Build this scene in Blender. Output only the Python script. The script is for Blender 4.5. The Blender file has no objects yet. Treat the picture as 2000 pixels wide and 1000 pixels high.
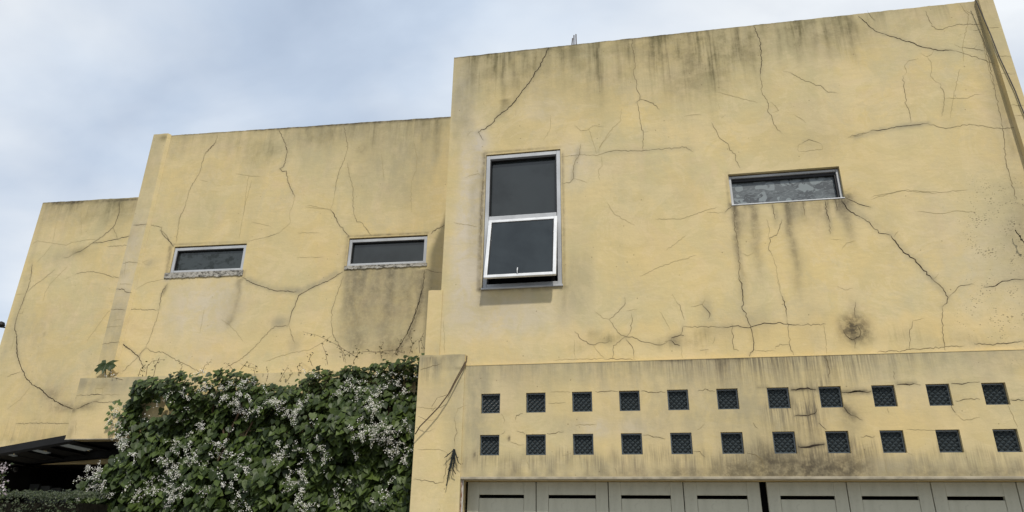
import bpy, math, random
import numpy as np
from mathutils import Vector, Matrix
from mathutils import noise as mnoise

SC = bpy.context.scene
COL = SC.collection
# ------------------------------------------------------------------ camera
YAW, PITCH, ROLL, FPX, DIST, EYE = -0.18621, 0.3872, 0.01449, 1348.342, 6.94046, 1.6
fw = Vector((math.sin(YAW)*math.cos(PITCH), math.cos(YAW)*math.cos(PITCH), math.sin(PITCH)))
rt0 = Vector((math.cos(YAW), -math.sin(YAW), 0)); up0 = rt0.cross(fw)
rt = rt0*math.cos(ROLL)+up0*math.sin(ROLL); up = up0*math.cos(ROLL)-rt0*math.sin(ROLL)
CAM = Vector((0, -DIST, EYE))
cd = bpy.data.cameras.new('camera'); cd.sensor_width = 36; cd.lens = FPX*36/2000; cd.clip_end = 2000
co = bpy.data.objects.new('camera', cd); COL.objects.link(co); SC.camera = co
co.matrix_world = Matrix(((rt.x, up.x, -fw.x, CAM.x), (rt.y, up.y, -fw.y, CAM.y), (rt.z, up.z, -fw.z, CAM.z), (0, 0, 0, 1)))

def P(px, py, Y):
    """point of the plane y = Y seen at a place of the photograph (survey helper)"""
    d = fw + rt*((px-1000)/FPX) - up*((py-500)/FPX)
    return CAM + d*((Y-CAM.y)/d.y)

# ------------------------------------------------------------------ sky, sun, exposure
SUN = Vector((.43, -1, 1.39)).normalized()
w = bpy.data.worlds.new('World'); SC.world = w; w.use_nodes = True
nt = w.node_tree; nt.nodes.clear()
def N(t, **k):
    n = nt.nodes.new(t)
    for a, b in k.items(): setattr(n, a, b)
    return n
def L(a, b): nt.links.new(a, b)
sky = N('ShaderNodeTexSky', sky_type='NISHITA', sun_disc=False)
sky.sun_elevation = math.asin(SUN.z); sky.sun_rotation = math.atan2(SUN.x, SUN.y)
sky.dust_density = 2.0
bg1 = N('ShaderNodeBackground'); bg1.inputs[1].default_value = .105; L(sky.outputs[0], bg1.inputs[0])
tc = N('ShaderNodeTexCoord'); sep = N('ShaderNodeSeparateXYZ'); L(tc.outputs['Generated'], sep.inputs[0])
ad = N('ShaderNodeMath', operation='ADD'); ad.inputs[1].default_value = .35; L(sep.outputs[2], ad.inputs[0])
mx = N('ShaderNodeMath', operation='MAXIMUM'); mx.inputs[1].default_value = .1; L(ad.outputs[0], mx.inputs[0])
dx = N('ShaderNodeMath', operation='DIVIDE'); L(sep.outputs[0], dx.inputs[0]); L(mx.outputs[0], dx.inputs[1])
dy = N('ShaderNodeMath', operation='DIVIDE'); L(sep.outputs[1], dy.inputs[0]); L(mx.outputs[0], dy.inputs[1])
cmb = N('ShaderNodeCombineXYZ'); L(dx.outputs[0], cmb.inputs[0]); L(dy.outputs[0], cmb.inputs[1])
n1 = N('ShaderNodeTexNoise'); n1.inputs['Scale'].default_value = 2.3; n1.inputs['Detail'].default_value = 7; n1.inputs['Roughness'].default_value = .5
n1.inputs['Distortion'].default_value = .35
mp = N('ShaderNodeMapping'); mp.inputs['Location'].default_value = (3.1, 1.7, 0.4); mp.inputs['Rotation'].default_value = (0, 0, .5); mp.inputs['Scale'].default_value = (1, 1.5, 1)
L(cmb.outputs[0], mp.inputs[0]); L(mp.outputs[0], n1.inputs['Vector'])
cr = N('ShaderNodeValToRGB'); L(n1.outputs[0], cr.inputs[0])
cr.color_ramp.elements[0].position = .33; cr.color_ramp.elements[0].color = (.66, .66, .66, 1)
cr.color_ramp.elements[1].position = .62; cr.color_ramp.elements[1].color = (1, 1, 1, 1)
n2 = N('ShaderNodeTexNoise'); n2.inputs['Scale'].default_value = 1.5; n2.inputs['Detail'].default_value = 5
mp2 = N('ShaderNodeMapping'); mp2.inputs['Location'].default_value = (7.3, 2.2, 0); L(cmb.outputs[0], mp2.inputs[0]); L(mp2.outputs[0], n2.inputs['Vector'])
cc = N('ShaderNodeValToRGB'); L(n2.outputs[0], cc.inputs[0])
cc.color_ramp.elements[0].position = .38; cc.color_ramp.elements[0].color = (.60, .70, .84, 1)
cc.color_ramp.elements[1].position = .62; cc.color_ramp.elements[1].color = (.88, .92, .96, 1)
bg2 = N('ShaderNodeBackground'); bg2.inputs[1].default_value = .76; L(cc.outputs[0], bg2.inputs[0])
ms = N('ShaderNodeMixShader'); L(cr.outputs[0], ms.inputs[0]); L(bg1.outputs[0], ms.inputs[1]); L(bg2.outputs[0], ms.inputs[2])
wo = N('ShaderNodeOutputWorld'); L(ms.outputs[0], wo.inputs[0])

sd = bpy.data.lights.new('sun', 'SUN'); sd.energy = 2.45; sd.angle = math.radians(2.2); sd.color = (1, .95, .86)
so = bpy.data.objects.new('sun', sd); COL.objects.link(so); so.rotation_euler = SUN.to_track_quat('Z', 'Y').to_euler(); so.location = (5, -12, 20)
SC.view_settings.view_transform = 'Standard'; SC.view_settings.look = 'None'
SC.view_settings.exposure = 0.43; SC.view_settings.gamma = 1

rnd = random.Random(7)
# ------------------------------------------------------------------ material helper
class Mat:
    def __init__(s, name, rough=.8, spec=.3, metal=0):
        s.m = bpy.data.materials.new(name); s.m.use_nodes = True; s.t = s.m.node_tree
        s.b = s.t.nodes['Principled BSDF']; s.b.inputs['Roughness'].default_value = rough
        s.b.inputs['Specular IOR Level'].default_value = spec; s.b.inputs['Metallic'].default_value = metal
        s.co = s.n('ShaderNodeTexCoord').outputs['Object']
    def n(s, t, **k):
        n = s.t.nodes.new(t)
        for a, b in k.items(): setattr(n, a, b)
        return n
    def put(s, sock, v):
        if isinstance(v, (int, float)): sock.default_value = v
        elif isinstance(v, tuple): sock.default_value = v if len(v) == 4 else (*v, 1)
        else: s.t.links.new(v, sock)
    def map(s, scale=(1, 1, 1), loc=(0, 0, 0), rot=(0, 0, 0)):
        m = s.n('ShaderNodeMapping'); m.inputs['Scale'].default_value = scale; m.inputs['Location'].default_value = loc; m.inputs['Rotation'].default_value = rot
        s.t.links.new(s.co, m.inputs[0]); return m.outputs[0]
    def noise(s, scale=1, detail=4, rough=.55, vec=None, dist=0):
        n = s.n('ShaderNodeTexNoise'); n.inputs['Scale'].default_value = scale; n.inputs['Detail'].default_value = detail
        n.inputs['Roughness'].default_value = rough; n.inputs['Distortion'].default_value = dist
        s.t.links.new(vec if vec is not None else s.co, n.inputs['Vector']); return n.outputs[0]
    def ramp(s, v, lo, hi, a=0., b=1.):
        r = s.n('ShaderNodeMapRange'); s.put(r.inputs[0], v)
        for i, x in enumerate((lo, hi, a, b)): r.inputs[i+1].default_value = x
        r.interpolation_type = 'SMOOTHSTEP'; return r.outputs[0]
    def mul(s, a, b, op='MULTIPLY'):
        m = s.n('ShaderNodeMath', operation=op); s.put(m.inputs[0], a); s.put(m.inputs[1], b); return m.outputs[0]
    def mix(s, f, a, b, bt='MIX'):
        m = s.n('ShaderNodeMix', data_type='RGBA', blend_type=bt); s.put(m.inputs[0], f); s.put(m.inputs[6], a); s.put(m.inputs[7], b); return m.outputs[2]
    def col(s, c): s.put(s.b.inputs['Base Color'], c)
    def bump(s, h, strength=.3, dist=.01):
        b = s.n('ShaderNodeBump'); b.inputs['Strength'].default_value = strength; b.inputs['Distance'].default_value = dist
        s.put(b.inputs['Height'], h); s.t.links.new(b.outputs[0], s.b.inputs['Normal'])

def simple(name, c, rough=.7, spec=.3, metal=0, var=.15, scale=6, c2=None):
    m = Mat(name, rough, spec, metal)
    n = m.noise(scale, 5)
    c2 = c2 or tuple(x*(1-var) for x in c)
    m.col(m.mix(m.ramp(n, .35, .65), c, c2)); m.bump(m.noise(scale*6, 3), .15, .003)
    return m.m

# yellow render: attribute 'stain' = (mould, soot, pale wash, fresh), 'stain_more' = (specks, drip, grey wash, -)
def plaster(name, tint=(1, 1, 1)):
    m = Mat(name, .88, .2)
    A = m.n('ShaderNodeAttribute', attribute_name='stain'); S = m.n('ShaderNodeSeparateColor'); m.t.links.new(A.outputs['Color'], S.inputs[0])
    B = m.n('ShaderNodeAttribute', attribute_name='stain_more'); S2 = m.n('ShaderNodeSeparateColor'); m.t.links.new(B.outputs['Color'], S2.inputs[0])
    mould, soot, pale, fresh = S.outputs[0], S.outputs[1], S.outputs[2], A.outputs['Alpha']
    speck, drip, grey = S2.outputs[0], S2.outputs[1], S2.outputs[2]
    y1 = (.590*tint[0], .462*tint[1], .218*tint[2]); y2 = (.515*tint[0], .415*tint[1], .208*tint[2]); y3 = (.615*tint[0], .475*tint[1], .226*tint[2])
    big = m.noise(.9, 5, .6, dist=.5); mid = m.noise(4.5, 6, .6); fine = m.noise(38, 4, .6)
    c = m.mix(m.ramp(big, .35, .66), y1, y2)
    c = m.mix(m.ramp(mid, .42, .68, 0, .6), c, y3)
    tone = m.noise(.55, 6, .62, dist=1.2, vec=m.map(loc=(3, 0, 7))); c = m.mix(m.ramp(tone, .40, .66, 0, .65), c, (.485*tint[0], .430*tint[1], .255*tint[2]))
    ton2 = m.noise(1.7, 6, .68, dist=.8, vec=m.map(loc=(9, 0, 2))); c = m.mix(m.ramp(ton2, .47, .72, 0, .5), c, (.58, .45, .285))
    pt = m.noise(1.5, 7, .72, dist=1.5, vec=m.map((1, 1, 1.3), (2, 0, 11))); c = m.mix(m.ramp(pt, .50, .535, 0, .30), c, (.64, .52, .31))
    pt2 = m.noise(2.6, 8, .75, dist=1.0, vec=m.map((1, 1, .8), (6, 0, 1))); c = m.mix(m.ramp(pt2, .545, .60, 0, .26), c, (.46, .405, .26))
    vs_ = m.noise(1, 5, .6, vec=m.map((2.6, 1, .45), (1, 0, 4))); c = m.mix(m.ramp(vs_, .42, .72, 0, .34), c, (.40, .35, .20))
    # horizontal trowel marks
    tro = m.noise(5, 5, .6, vec=m.map((.9, 1, 3.2)), dist=.8)
    c = m.mix(m.ramp(tro, .35, .7, .0, .14), c, (.36, .30, .17))
    c = m.mix(m.ramp(fine, .3, .8, 0, .07), c, (.30, .24, .12))
    c = m.mix(m.mul(fresh, .5), c, (.66, .48, .205))
    # pale wash
    pn = m.ramp(m.noise(6, 6, .65, dist=.6), .3, .68)
    c = m.mix(m.mul(pale, m.ramp(pn, 0, 1, .4, 1)), c, (.52, .46, .37))
    gn = m.ramp(m.noise(5, 6, .65, vec=m.map((1.5, 1, .7))), .3, .7)
    c = m.mix(m.mul(grey, m.ramp(gn, 0, 1, .55, 1)), c, (.285, .252, .168))
    # vertical mould streaks
    st = m.noise(1, 6, .65, vec=m.map((16, 1, .9))); st2 = m.noise(1, 5, .6, vec=m.map((4.2, 1, .5), (5, 0, 0)))
    st3 = m.noise(1, 3, .7, vec=m.map((60, 1, 2.2)))
    sk = m.mul(m.ramp(st, .40, .66), m.ramp(st2, .36, .62, .12, 1)); patch = m.ramp(m.noise(3.2, 7, .7), .38, .66)
    mf = m.mul(mould, m.mul(m.mul(sk, .62), m.mul(m.mul(patch, .5), .22, 'ADD'), 'ADD'))
    c = m.mix(m.mul(mf, 1.15), c, (.14, .120, .058))
    df = m.mul(m.mul(drip, 1.15), m.ramp(m.mul(m.mul(st3, .55), m.mul(st, .45), 'ADD'), .40, .60))
    c = m.mix(df, c, (.13, .11, .075))
    sn = m.ramp(m.noise(14, 7, .72), .3, .66)
    sf = m.mul(soot, m.ramp(sn, 0, 1, .45, 1))
    c = m.mix(sf, c, (.062, .050, .034))
    # specks
    v = m.n('ShaderNodeTexVoronoi'); v.inputs['Scale'].default_value = 36; m.t.links.new(m.map((1, 1, 2.0), rot=(0, .35, 0)), v.inputs['Vector'])
    rn = m.noise(9, 4)
    thr = m.mul(m.mul(speck, m.ramp(rn, .3, .7)), .42)
    sp = m.mul(thr, v.outputs['Distance'], 'SUBTRACT')
    c = m.mix(m.ramp(sp, -.02, .05, 0, .75), c, (.09, .075, .045))
    # sparse tiny pits everywhere
    v2 = m.n('ShaderNodeTexVoronoi'); v2.inputs['Scale'].default_value = 7; m.t.links.new(m.co, v2.inputs['Vector'])
    c = m.mix(m.ramp(v2.outputs['Distance'], .035, .06, .55, 0), c, (.14, .10, .05))
    m.col(c)
    h = m.mul(m.mul(m.noise(3, 5), .7), m.mul(m.mul(m.noise(22, 5, .6), .13), m.mul(tro, .15), 'ADD'), 'ADD')
    m.bump(h, .55, .02)
    return m.m
M_PL = plaster('yellow_render')
def crackmat(name, c, f):
    m = Mat(name, .95, .05); n = m.noise(5, 5, .75)
    m.col(m.mix(m.ramp(n, .46, .72, 0, f), c, (.42, .33, .165))); return m.m
M_C0 = crackmat('crack_dark', (.035, .027, .02), .45)
M_C1 = crackmat('crack_mid', (.15, .118, .066), .65)
M_C2 = crackmat('crack_hair', (.31, .25, .13), .8)

M_ALU = simple('weathered_aluminium', (.44, .45, .46), .5, .4, .2, .22, 3)
M_ALUB = simple('bright_aluminium', (.64, .65, .66), .4, .5, .1, .14, 9)
M_RUBBER = simple('black_gasket', (.012, .012, .013), .6)
M_DARK = simple('dark_void', (.006, .006, .006), .95, .02)
def glass(name, base, pattern=None):
    m = Mat(name, .06, .5); c = base
    n = m.noise(2.2, 4, .55, dist=.4)
    c = m.mix(m.ramp(n, .35, .7), base, tuple(x*.62 for x in base))
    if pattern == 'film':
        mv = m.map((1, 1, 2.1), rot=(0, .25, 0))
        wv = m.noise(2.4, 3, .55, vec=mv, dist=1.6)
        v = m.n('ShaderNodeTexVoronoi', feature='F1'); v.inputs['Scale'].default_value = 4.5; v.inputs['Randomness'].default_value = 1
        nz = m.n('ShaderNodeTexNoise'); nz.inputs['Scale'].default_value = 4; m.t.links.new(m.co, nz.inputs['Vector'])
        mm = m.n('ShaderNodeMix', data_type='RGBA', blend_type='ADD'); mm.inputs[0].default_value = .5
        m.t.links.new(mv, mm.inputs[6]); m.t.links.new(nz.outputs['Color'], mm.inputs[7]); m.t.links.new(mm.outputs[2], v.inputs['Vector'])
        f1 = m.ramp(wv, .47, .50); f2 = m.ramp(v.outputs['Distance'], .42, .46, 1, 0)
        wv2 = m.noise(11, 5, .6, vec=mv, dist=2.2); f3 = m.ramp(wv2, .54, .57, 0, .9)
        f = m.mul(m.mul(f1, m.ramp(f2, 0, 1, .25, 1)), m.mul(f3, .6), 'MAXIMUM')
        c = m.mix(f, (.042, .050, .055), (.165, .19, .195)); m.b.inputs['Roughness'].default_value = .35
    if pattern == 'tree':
        a = m.noise(5, 7, .7, vec=m.map((1, 1, 1.2))); c = m.mix(m.ramp(a, .47, .58), (.034, .042, .042), (.008, .012, .009))  # dark tree reflection painted into the glass colour
    m.col(c); m.bump(m.noise(1.3, 2), .05, .01)
    return m.m
M_GL = glass('dark_grey_glass', (.028, .034, .036)); M_GLF = glass('patterned_glass', (.05, .06, .06), 'film'); M_GLT = glass('dark_glass_tree_reflection', (.02, .025, .022), 'tree')
def gb():
    m = Mat('glass_block', .22, .8); n = m.noise(3, 3); m.col(m.mix(n, (.06, .072, .078), (.030, .040, .044))); return m.m
M_GB = gb()
def doorpaint():
    m = Mat('grey_green_paint', .5, .35)
    n = m.noise(3, 5, .6, vec=m.map((2, 1, .6))); n2 = m.noise(30, 4)
    c = m.mix(m.ramp(n, .35, .7), (.455, .445, .355), (.39, .38, .30)); c = m.mix(m.ramp(n2, .55, .8, 0, .25), c, (.14, .135, .10))
    m.col(c); m.bump(m.noise(50, 3), .08, .002); return m.m
M_DOOR = doorpaint()
M_RUST = simple('rusty_steel', (.16, .06, .025), .9, .1, 0, .5, 18, (.45, .42, .38))
M_POST = simple('white_steel_post', (.5, .48, .44), .5, .3, 0, .25, 7)
M_TRIM = simple('cement_edge', (.36, .32, .24), .9, .1, 0, .3, 8)
def sill():
    m = Mat('peeling_white_cement', .9, .15); n = m.noise(16, 9, .78, vec=m.map((1, 1, 2.0)), dist=.3)
    c = m.mix(m.ramp(n, .40, .56), (.07, .065, .055), (.41, .39, .345)); c = m.mix(m.ramp(m.noise(3, 3), .4, .6, 0, .6), c, (.33, .31, .27))
    m.col(c); m.bump(n, .8, .02); return m.m
M_SILL = sill()

# ------------------------------------------------------------------ mesh helper
class MB:
    def __init__(s): s.v = []; s.f = []; s.mi = []; s.a = {}; s.mats = []
    def mat(s, m):
        if m not in s.mats: s.mats.append(m)
        return s.mats.index(m)
    def add(s, vs, fs, m):
        o = len(s.v); s.v += [tuple(v) for v in vs]; k = s.mat(m)
        for f in fs: s.f.append(tuple(i+o for i in f)); s.mi.append(k)
        return o
    def box(s, x0, x1, y0, y1, z0, z1, m, skip='', ch=0):
        if ch: return s.cbox(x0, x1, y0, y1, z0, z1, m, ch)
        vs = [(x, y, z) for x in (x0, x1) for y in (y0, y1) for z in (z0, z1)]
        F = dict(l=(0, 1, 3, 2), r=(4, 6, 7, 5), f=(0, 4, 5, 1), b=(2, 3, 7, 6), d=(0, 2, 6, 4), u=(1, 5, 7, 3))
        s.add(vs, [q for k, q in F.items() if k not in skip], m)
    def cbox(s, x0, x1, y0, y1, z0, z1, m, c):
        # box with chamfered edges
        import bmesh
        bm = bmesh.new(); bmesh.ops.create_cube(bm, size=1)
        for v in bm.verts: v.co = Vector((x0+(v.co.x+.5)*(x1-x0), y0+(v.co.y+.5)*(y1-y0), z0+(v.co.z+.5)*(z1-z0)))
        bmesh.ops.bevel(bm, geom=bm.edges[:], offset=c, segments=2, affect='EDGES', profile=.5)
        bm.verts.index_update(); s.add([v.co[:] for v in bm.verts], [[v.index for v in f.verts] for f in bm.faces], m); bm.free()
    def tube(s, pts, rad, m, seg=6, taper=None):
        pts = [Vector(p) for p in pts]; vs = []; n = len(pts)
        for i, p in enumerate(pts):
            t = (pts[min(i+1, n-1)]-pts[max(i-1, 0)]).normalized()
            a = t.orthogonal().normalized(); b = t.cross(a)
            r = rad*(1 if taper is None else 1+(taper-1)*i/(n-1))
            for k in range(seg):
                an = 2*math.pi*k/seg; vs.append(p+(a*math.cos(an)+b*math.sin(an))*r)
        fs = [(i*seg+k, i*seg+(k+1) % seg, (i+1)*seg+(k+1) % seg, (i+1)*seg+k) for i in range(n-1) for k in range(seg)]
        fs += [tuple(range(seg))[::-1], tuple(range((n-1)*seg, n*seg))]
        s.add(vs, fs, m)
    def build(s, name, parent=None, loc=None, warp=None, smooth=False, label=None):
        loc = Vector(loc) if loc is not None else Vector((0, 0, 0))
        if warp: s.v = [warp(v) for v in s.v]
        me = bpy.data.meshes.new(name); base = loc + (PB(parent) if parent else Vector())
        me.from_pydata([(x-base.x, y-base.y, z-base.z) for x, y, z in s.v], [], s.f); 
        for m in s.mats: me.materials.append(m)
        me.polygons.foreach_set('material_index', s.mi)
        if smooth: me.polygons.foreach_set('use_smooth', [True]*len(s.f))
        for k, (dom, arr) in s.a.items():
            full = np.zeros((len(s.v), 4), np.float32); full[:len(arr)] = arr
            at = me.attributes.new(k, 'FLOAT_COLOR', 'POINT'); at.data.foreach_set('color', full.ravel())
        me.update(); o = bpy.data.objects.new(name, me); COL.objects.link(o); o.location = loc
        if parent: o.parent = parent
        if label: o['label'] = label
        return o
def PB(o):
    v = Vector()
    while o: v += o.location; o = o.parent
    return v
def empty(name, loc, label, cat, group=None):
    o = bpy.data.objects.new(name, None); COL.objects.link(o); o.location = loc; o['label'] = label; o['category'] = cat
    if group: o['group'] = group
    return o
def tag(o, label, cat, group=None, kind=None):
    if label: o['label'] = label
    if cat: o['category'] = cat
    if group: o['group'] = group
    if kind: o['kind'] = kind
    return o

# ------------------------------------------------------------------ stains
class Stain:
    """wear of one wall face, worked out at wall positions (x, z)"""
    def __init__(s, Y): s.Y = Y; s.ops = []
    def blob(s, ch, px, py, rx, ry, k, pw=2):       # radii in cm on the wall
        p = P(px, py, s.Y); s.ops.append(('b', ch, p.x, p.z, rx/100, ry/100, k, pw)); return s
    def drip(s, ch, px, py, length, hw, k):          # a run of dirty water straight down from a point
        p = P(px, py, s.Y); s.ops.append(('d', ch, p.x, p.z, length, hw, k, 0)); return s
    def band(s, ch, px0, px1, py, length, k, soft=.25, up=False):
        a = P(px0, py, s.Y); b = P(px1, py, s.Y); s.ops.append(('u' if up else 'r', ch, a.x, b.x, a.z, length, k, soft)); return s
    def line(s, ch, pts, hw, k):
        s.ops.append(('l', ch, [(P(*q, s.Y).x, P(*q, s.Y).z) for q in pts], hw, k)); return s
    def eval(s, X, Z):
        out = np.zeros((len(X), 8), np.float32)
        for o in s.ops:
            if o[0] == 'b': _, ch, x, z, rx, rz, k, pw = o; v = k*np.exp(-(np.abs((X-x)/rx)**pw+np.abs((Z-z)/rz)**pw))
            elif o[0] == 'd':
                _, ch, x, z, ln, hw, k, _q = o; d = z-Z
                wob = .012*np.sin(Z*9+x*31)+.006*np.sin(Z*23+x*7)
                v = k*np.exp(-((X-x-wob)/(hw*(1+.5*np.clip(d/ln, 0, 1))))**2)*np.clip(1-d/ln, 0, 1)**.7*(d > -.02)
            elif o[0] in 'ru':
                _, ch, a, b, z, ln, k, soft = o; d = (z-Z) if o[0] == 'r' else (Z-z); d = d+.05*np.sin(X*11.3)*np.sin(X*4.1+1)+.03*np.sin(X*37)
                v = k*np.clip(1-np.clip(d, 0, None)/ln, 0, 1)**1.3/(1+np.exp(-np.clip((d+.07)/.02, -30, 30)))/(1+np.exp(-(X-a)/soft*4))/(1+np.exp((X-b)/soft*4))
            else:
                _, ch, pts, hw, k = o; dm = np.full(len(X), 9.)
                for (x0, z0), (x1, z1) in zip(pts, pts[1:]):
                    ex, ez = x1-x0, z1-z0; t = np.clip(((X-x0)*ex+(Z-z0)*ez)/(ex*ex+ez*ez+1e-9), 0, 1)
                    dm = np.minimum(dm, np.hypot(X-x0-t*ex, Z-z0-t*ez))
                v = k*np.exp(-(dm/hw)**2)
            out[:, ch] = 1-(1-out[:, ch])*(1-np.clip(v, 0, 1))
        return np.clip(out, 0, 1)
MO, SO, PA, FR, SP, DR, GR = 0, 1, 2, 3, 4, 5, 6

def lines(a, b, step, extra=()):
    L_ = set(round(a+(b-a)*i/max(1, round((b-a)/step)), 5) for i in range(max(1, round((b-a)/step))+1))
    L_ = [x for x in L_ if all(abs(x-e) > step*.3 for e in extra) or x in (a, b)]
    return sorted(set(L_) | set(round(e, 5) for e in extra if a <= e <= b))
def wall(mb, x0, x1, z0, z1, Y, thick, holes=(), stain=None, step=.03, warp=None, reveal=None, rough_top=True):
    xs = lines(x0, x1, step, [h[0] for h in holes]+[h[1] for h in holes]+[x0, x1]); zs = lines(z0, z1, step, [h[2] for h in holes]+[h[3] for h in holes]+[z0, z1, z1-.012])
    assert not mb.v
    nx, nz = len(xs), len(zs); vs = []
    for j, z in enumerate(zs):
        for i, x in enumerate(xs):
            y = Y
            zz = z
            if j == nz-1 and rough_top: zz += .006*mnoise.noise((x*7, Y, 0))+.004*mnoise.noise((x*31, Y, 3))
            vs.append((x, y, zz))
    fs = []
    for j in range(nz-1):
        for i in range(nx-1):
            cx, cz = (xs[i]+xs[i+1])/2, (zs[j]+zs[j+1])/2
            if any(h[0] < cx < h[1] and h[2] < cz < h[3] for h in holes): continue
            fs.append((j*nx+i, j*nx+i+1, (j+1)*nx+i+1, (j+1)*nx+i))
    mb.add(vs, fs, M_PL)
    if stain:
        W = np.array([warp(v) if warp else v for v in vs]); e = stain.eval(W[:, 0], W[:, 2])
        e[:, 7] = 1
    else: e = np.zeros((len(vs), 8), np.float32)
    mb.a['stain'] = ('POINT', e[:, :4]); mb.a['stain_more'] = ('POINT', e[:, 4:])
    # edges (top, bottom, left, right) follow the face
    o = mb.add([(v[0], Y+thick, v[2]) for v in vs[(nz-1)*nx:]], [], M_PL); mb_top = (nz-1)*nx
    k = mb.mat(M_PL)
    for i in range(nx-1): mb.f.append((mb_top+i, mb_top+i+1, o+i+1, o+i)); mb.mi.append(k)
    T = Y+thick; zt = z1
    mb.add([(x0, Y, z0), (x1, Y, z0), (x1, T, z0), (x0, T, z0)], [(0, 3, 2, 1)], M_PL)
    for x, fl in ((x0, 0), (x1, 1)):
        q = [(x, Y, z0), (x, T, z0), (x, T, zt), (x, Y, zt)]; mb.add(q, [(0, 3, 2, 1) if fl else (0, 1, 2, 3)], M_PL)
    mb.add([(x0, T, z0), (x1, T, z0), (x1, T, z0+.02), (x0, T, z0+.02)], [(0, 3, 2, 1)], M_PL)
    for h in holes:
        a, b, c, d = h[:4]; t = Y+(reveal or thick)
        mb.add([(a, Y, c), (b, Y, c), (b, Y, d), (a, Y, d), (a, t, c), (b, t, c), (b, t, d), (a, t, d)],
               [(0, 1, 5, 4), (1, 2, 6, 5), (2, 3, 7, 6), (3, 0, 4, 7)], M_PL)

def crack(mb, pts, Y, wmm, m, jit=4.0, proud=.0014, warp=None):
    """a crack: a thin dark run that wanders, swells and thins along the wall"""
    q = [P(x, y, Y) for x, y in pts]; q = [Vector((p.x, p.z)) for p in q]
    out = [q[0]]; cr_ = random.Random(int(pts[0][0]*13+pts[0][1]*7+len(pts)))
    for a, b in zip(q, q[1:]):
        n = max(1, int((b-a).length/.022)); d = (b-a); nn = Vector((-d.y, d.x)).normalized() if d.length > 0 else Vector((1, 0))
        for i in range(1, n+1):
            j = 0 if i == n else cr_.gauss(0, jit/1000)
            out.append(a+d*(i/n)+nn*j)
    n = len(out)
    if n < 3: return
    vs = []
    for i, p in enumerate(out):
        t = (out[min(i+1, n-1)]-out[max(i-1, 0)]); t = t.normalized() if t.length > 0 else Vector((1, 0)); nn = Vector((-t.y, t.x))
        e = min(1, min(i, n-1-i)/4+.25); ww = wmm/2000*e*(.75+.6*abs(mnoise.noise((p.x*6, p.y*6, 1.5)))+cr_.uniform(-.15, .2))
        vs += [(p.x+nn.x*ww, Y-proud, p.y+nn.y*ww), (p.x-nn.x*ww, Y-proud, p.y-nn.y*ww)]
    mb.add(vs, [(2*i, 2*i+1, 2*i+3, 2*i+2) for i in range(n-1)], m)

# zoom frames used for the survey of the cracks: scale, origin
def Z(s, ox, oy, pts): return [(ox+s*x, oy+s*y) for x, y in pts]
def halo(st, items):
    for lvl, s, ox, oy, pts in items:
        if lvl: st.line(GR, Z(s, ox, oy, pts), .012+.008*lvl, (0, .14, .26, .38)[lvl])
        if lvl > 1: st.line(SO, Z(s, ox, oy, pts), .010, .12)
    return st
def addcracks(mb, Y, items, scale=1.0):
    for lvl, s, ox, oy, pts in items:
        wmm, m = {3: (11, M_C0), 2: (6.5, M_C0), 1: (5.2, M_C1), 0: (4.0, M_C2)}[lvl]
        crack(mb, Z(s, ox, oy, pts), Y, wmm*scale, m, 5 if lvl else 3.5)
# ------------------------------------------------------------------ cracks (level, scale, ox, oy, run)
A_ = (.34, 0, 360); B_ = (.34, 0, 660); C_ = (.35, 180, 250); D_ = (.34, 580, 220); E_ = (.36, 180, 480); F_ = (1, 0, 0)
CR_L = [(2, *A_, [(690,85),(685,160),(665,220),(650,245),(600,290),(530,340),(470,380),(430,395)]), (1, *A_, [(430,395),(390,420),(365,425)]),
 (1, *A_, [(650,245),(665,280),(675,315)]), (2, *A_, [(760,292),(675,315),(600,330),(535,338)]), (0, *A_, [(180,345),(215,325),(300,338),(380,350),(410,335),(520,315),(560,320)]),
 (0, *A_, [(300,345),(250,410),(205,455)]), (1, *A_, [(615,358),(740,349)]),
 (2, *A_, [(185,460),(178,530),(160,600),(150,625),(130,680),(105,740),(88,800),(85,830),(95,860),(98,920),(103,1000)]),
 (3, *B_, [(95,-10),(97,90),(120,165),(150,230),(185,270),(230,290),(280,340),(340,375),(430,415)]), (1, *A_, [(105,740),(130,742),(135,715)]),
 (1, *A_, [(315,490),(250,545),(185,590),(155,620)]), (0, *A_, [(390,470),(340,520),(290,570),(260,620),(248,670)]), (1, *A_, [(430,520),(470,505),(540,502),(600,515),(640,530),(690,540)]),
 (0, *A_, [(640,715),(600,760),(550,830),(500,900)]), (1, *B_, [(120,195),(85,205),(40,225)]), (0, *B_, [(175,280),(120,350),(40,410)]), (1, *B_, [(90,492),(250,490),(400,492)]),
 (0, *A_, [(320,235),(312,290),(300,335)]), (0, *A_, [(465,150),(468,230),(465,290)]), (0, *A_, [(90,635),(140,630)]), (0, *A_, [(410,530),(370,545)]), (0,*A_,[(90,840),(85,880),(60,960)])]
CR_B = [(2, *B_, [(430,412),(450,405),(500,380),(530,368)]), (1, *B_, [(530,368),(600,372),(690,358)]), (2, *B_, [(500,327),(550,325),(590,328)]), (1, *B_, [(440,330),(500,327)]), (0, *B_, [(590,328),(690,325)]),
 (0, *B_, [(550,325),(550,290),(590,290),(590,325)]), (0, *B_, [(612,240),(608,270),(590,292)]), (0, *B_, [(440,470),(432,560)])]
CR_LP = [(2, *A_, [(762,235),(800,234),(849,230)]), (1, *A_, [(705,455),(740,445),(800,452)]), (2, *A_, [(668,602),(700,600),(730,620),(757,622)]), (1, *A_, [(638,718),(722,718)]),
 (1, *A_, [(583,920),(640,908),(690,908)]), (0, *A_, [(610,820),(695,815)]), (0, *A_, [(690,570),(760,575)]), (0, *A_, [(650,780),(700,778)]), (0, *A_, [(722,440),(715,520)])]
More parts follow.
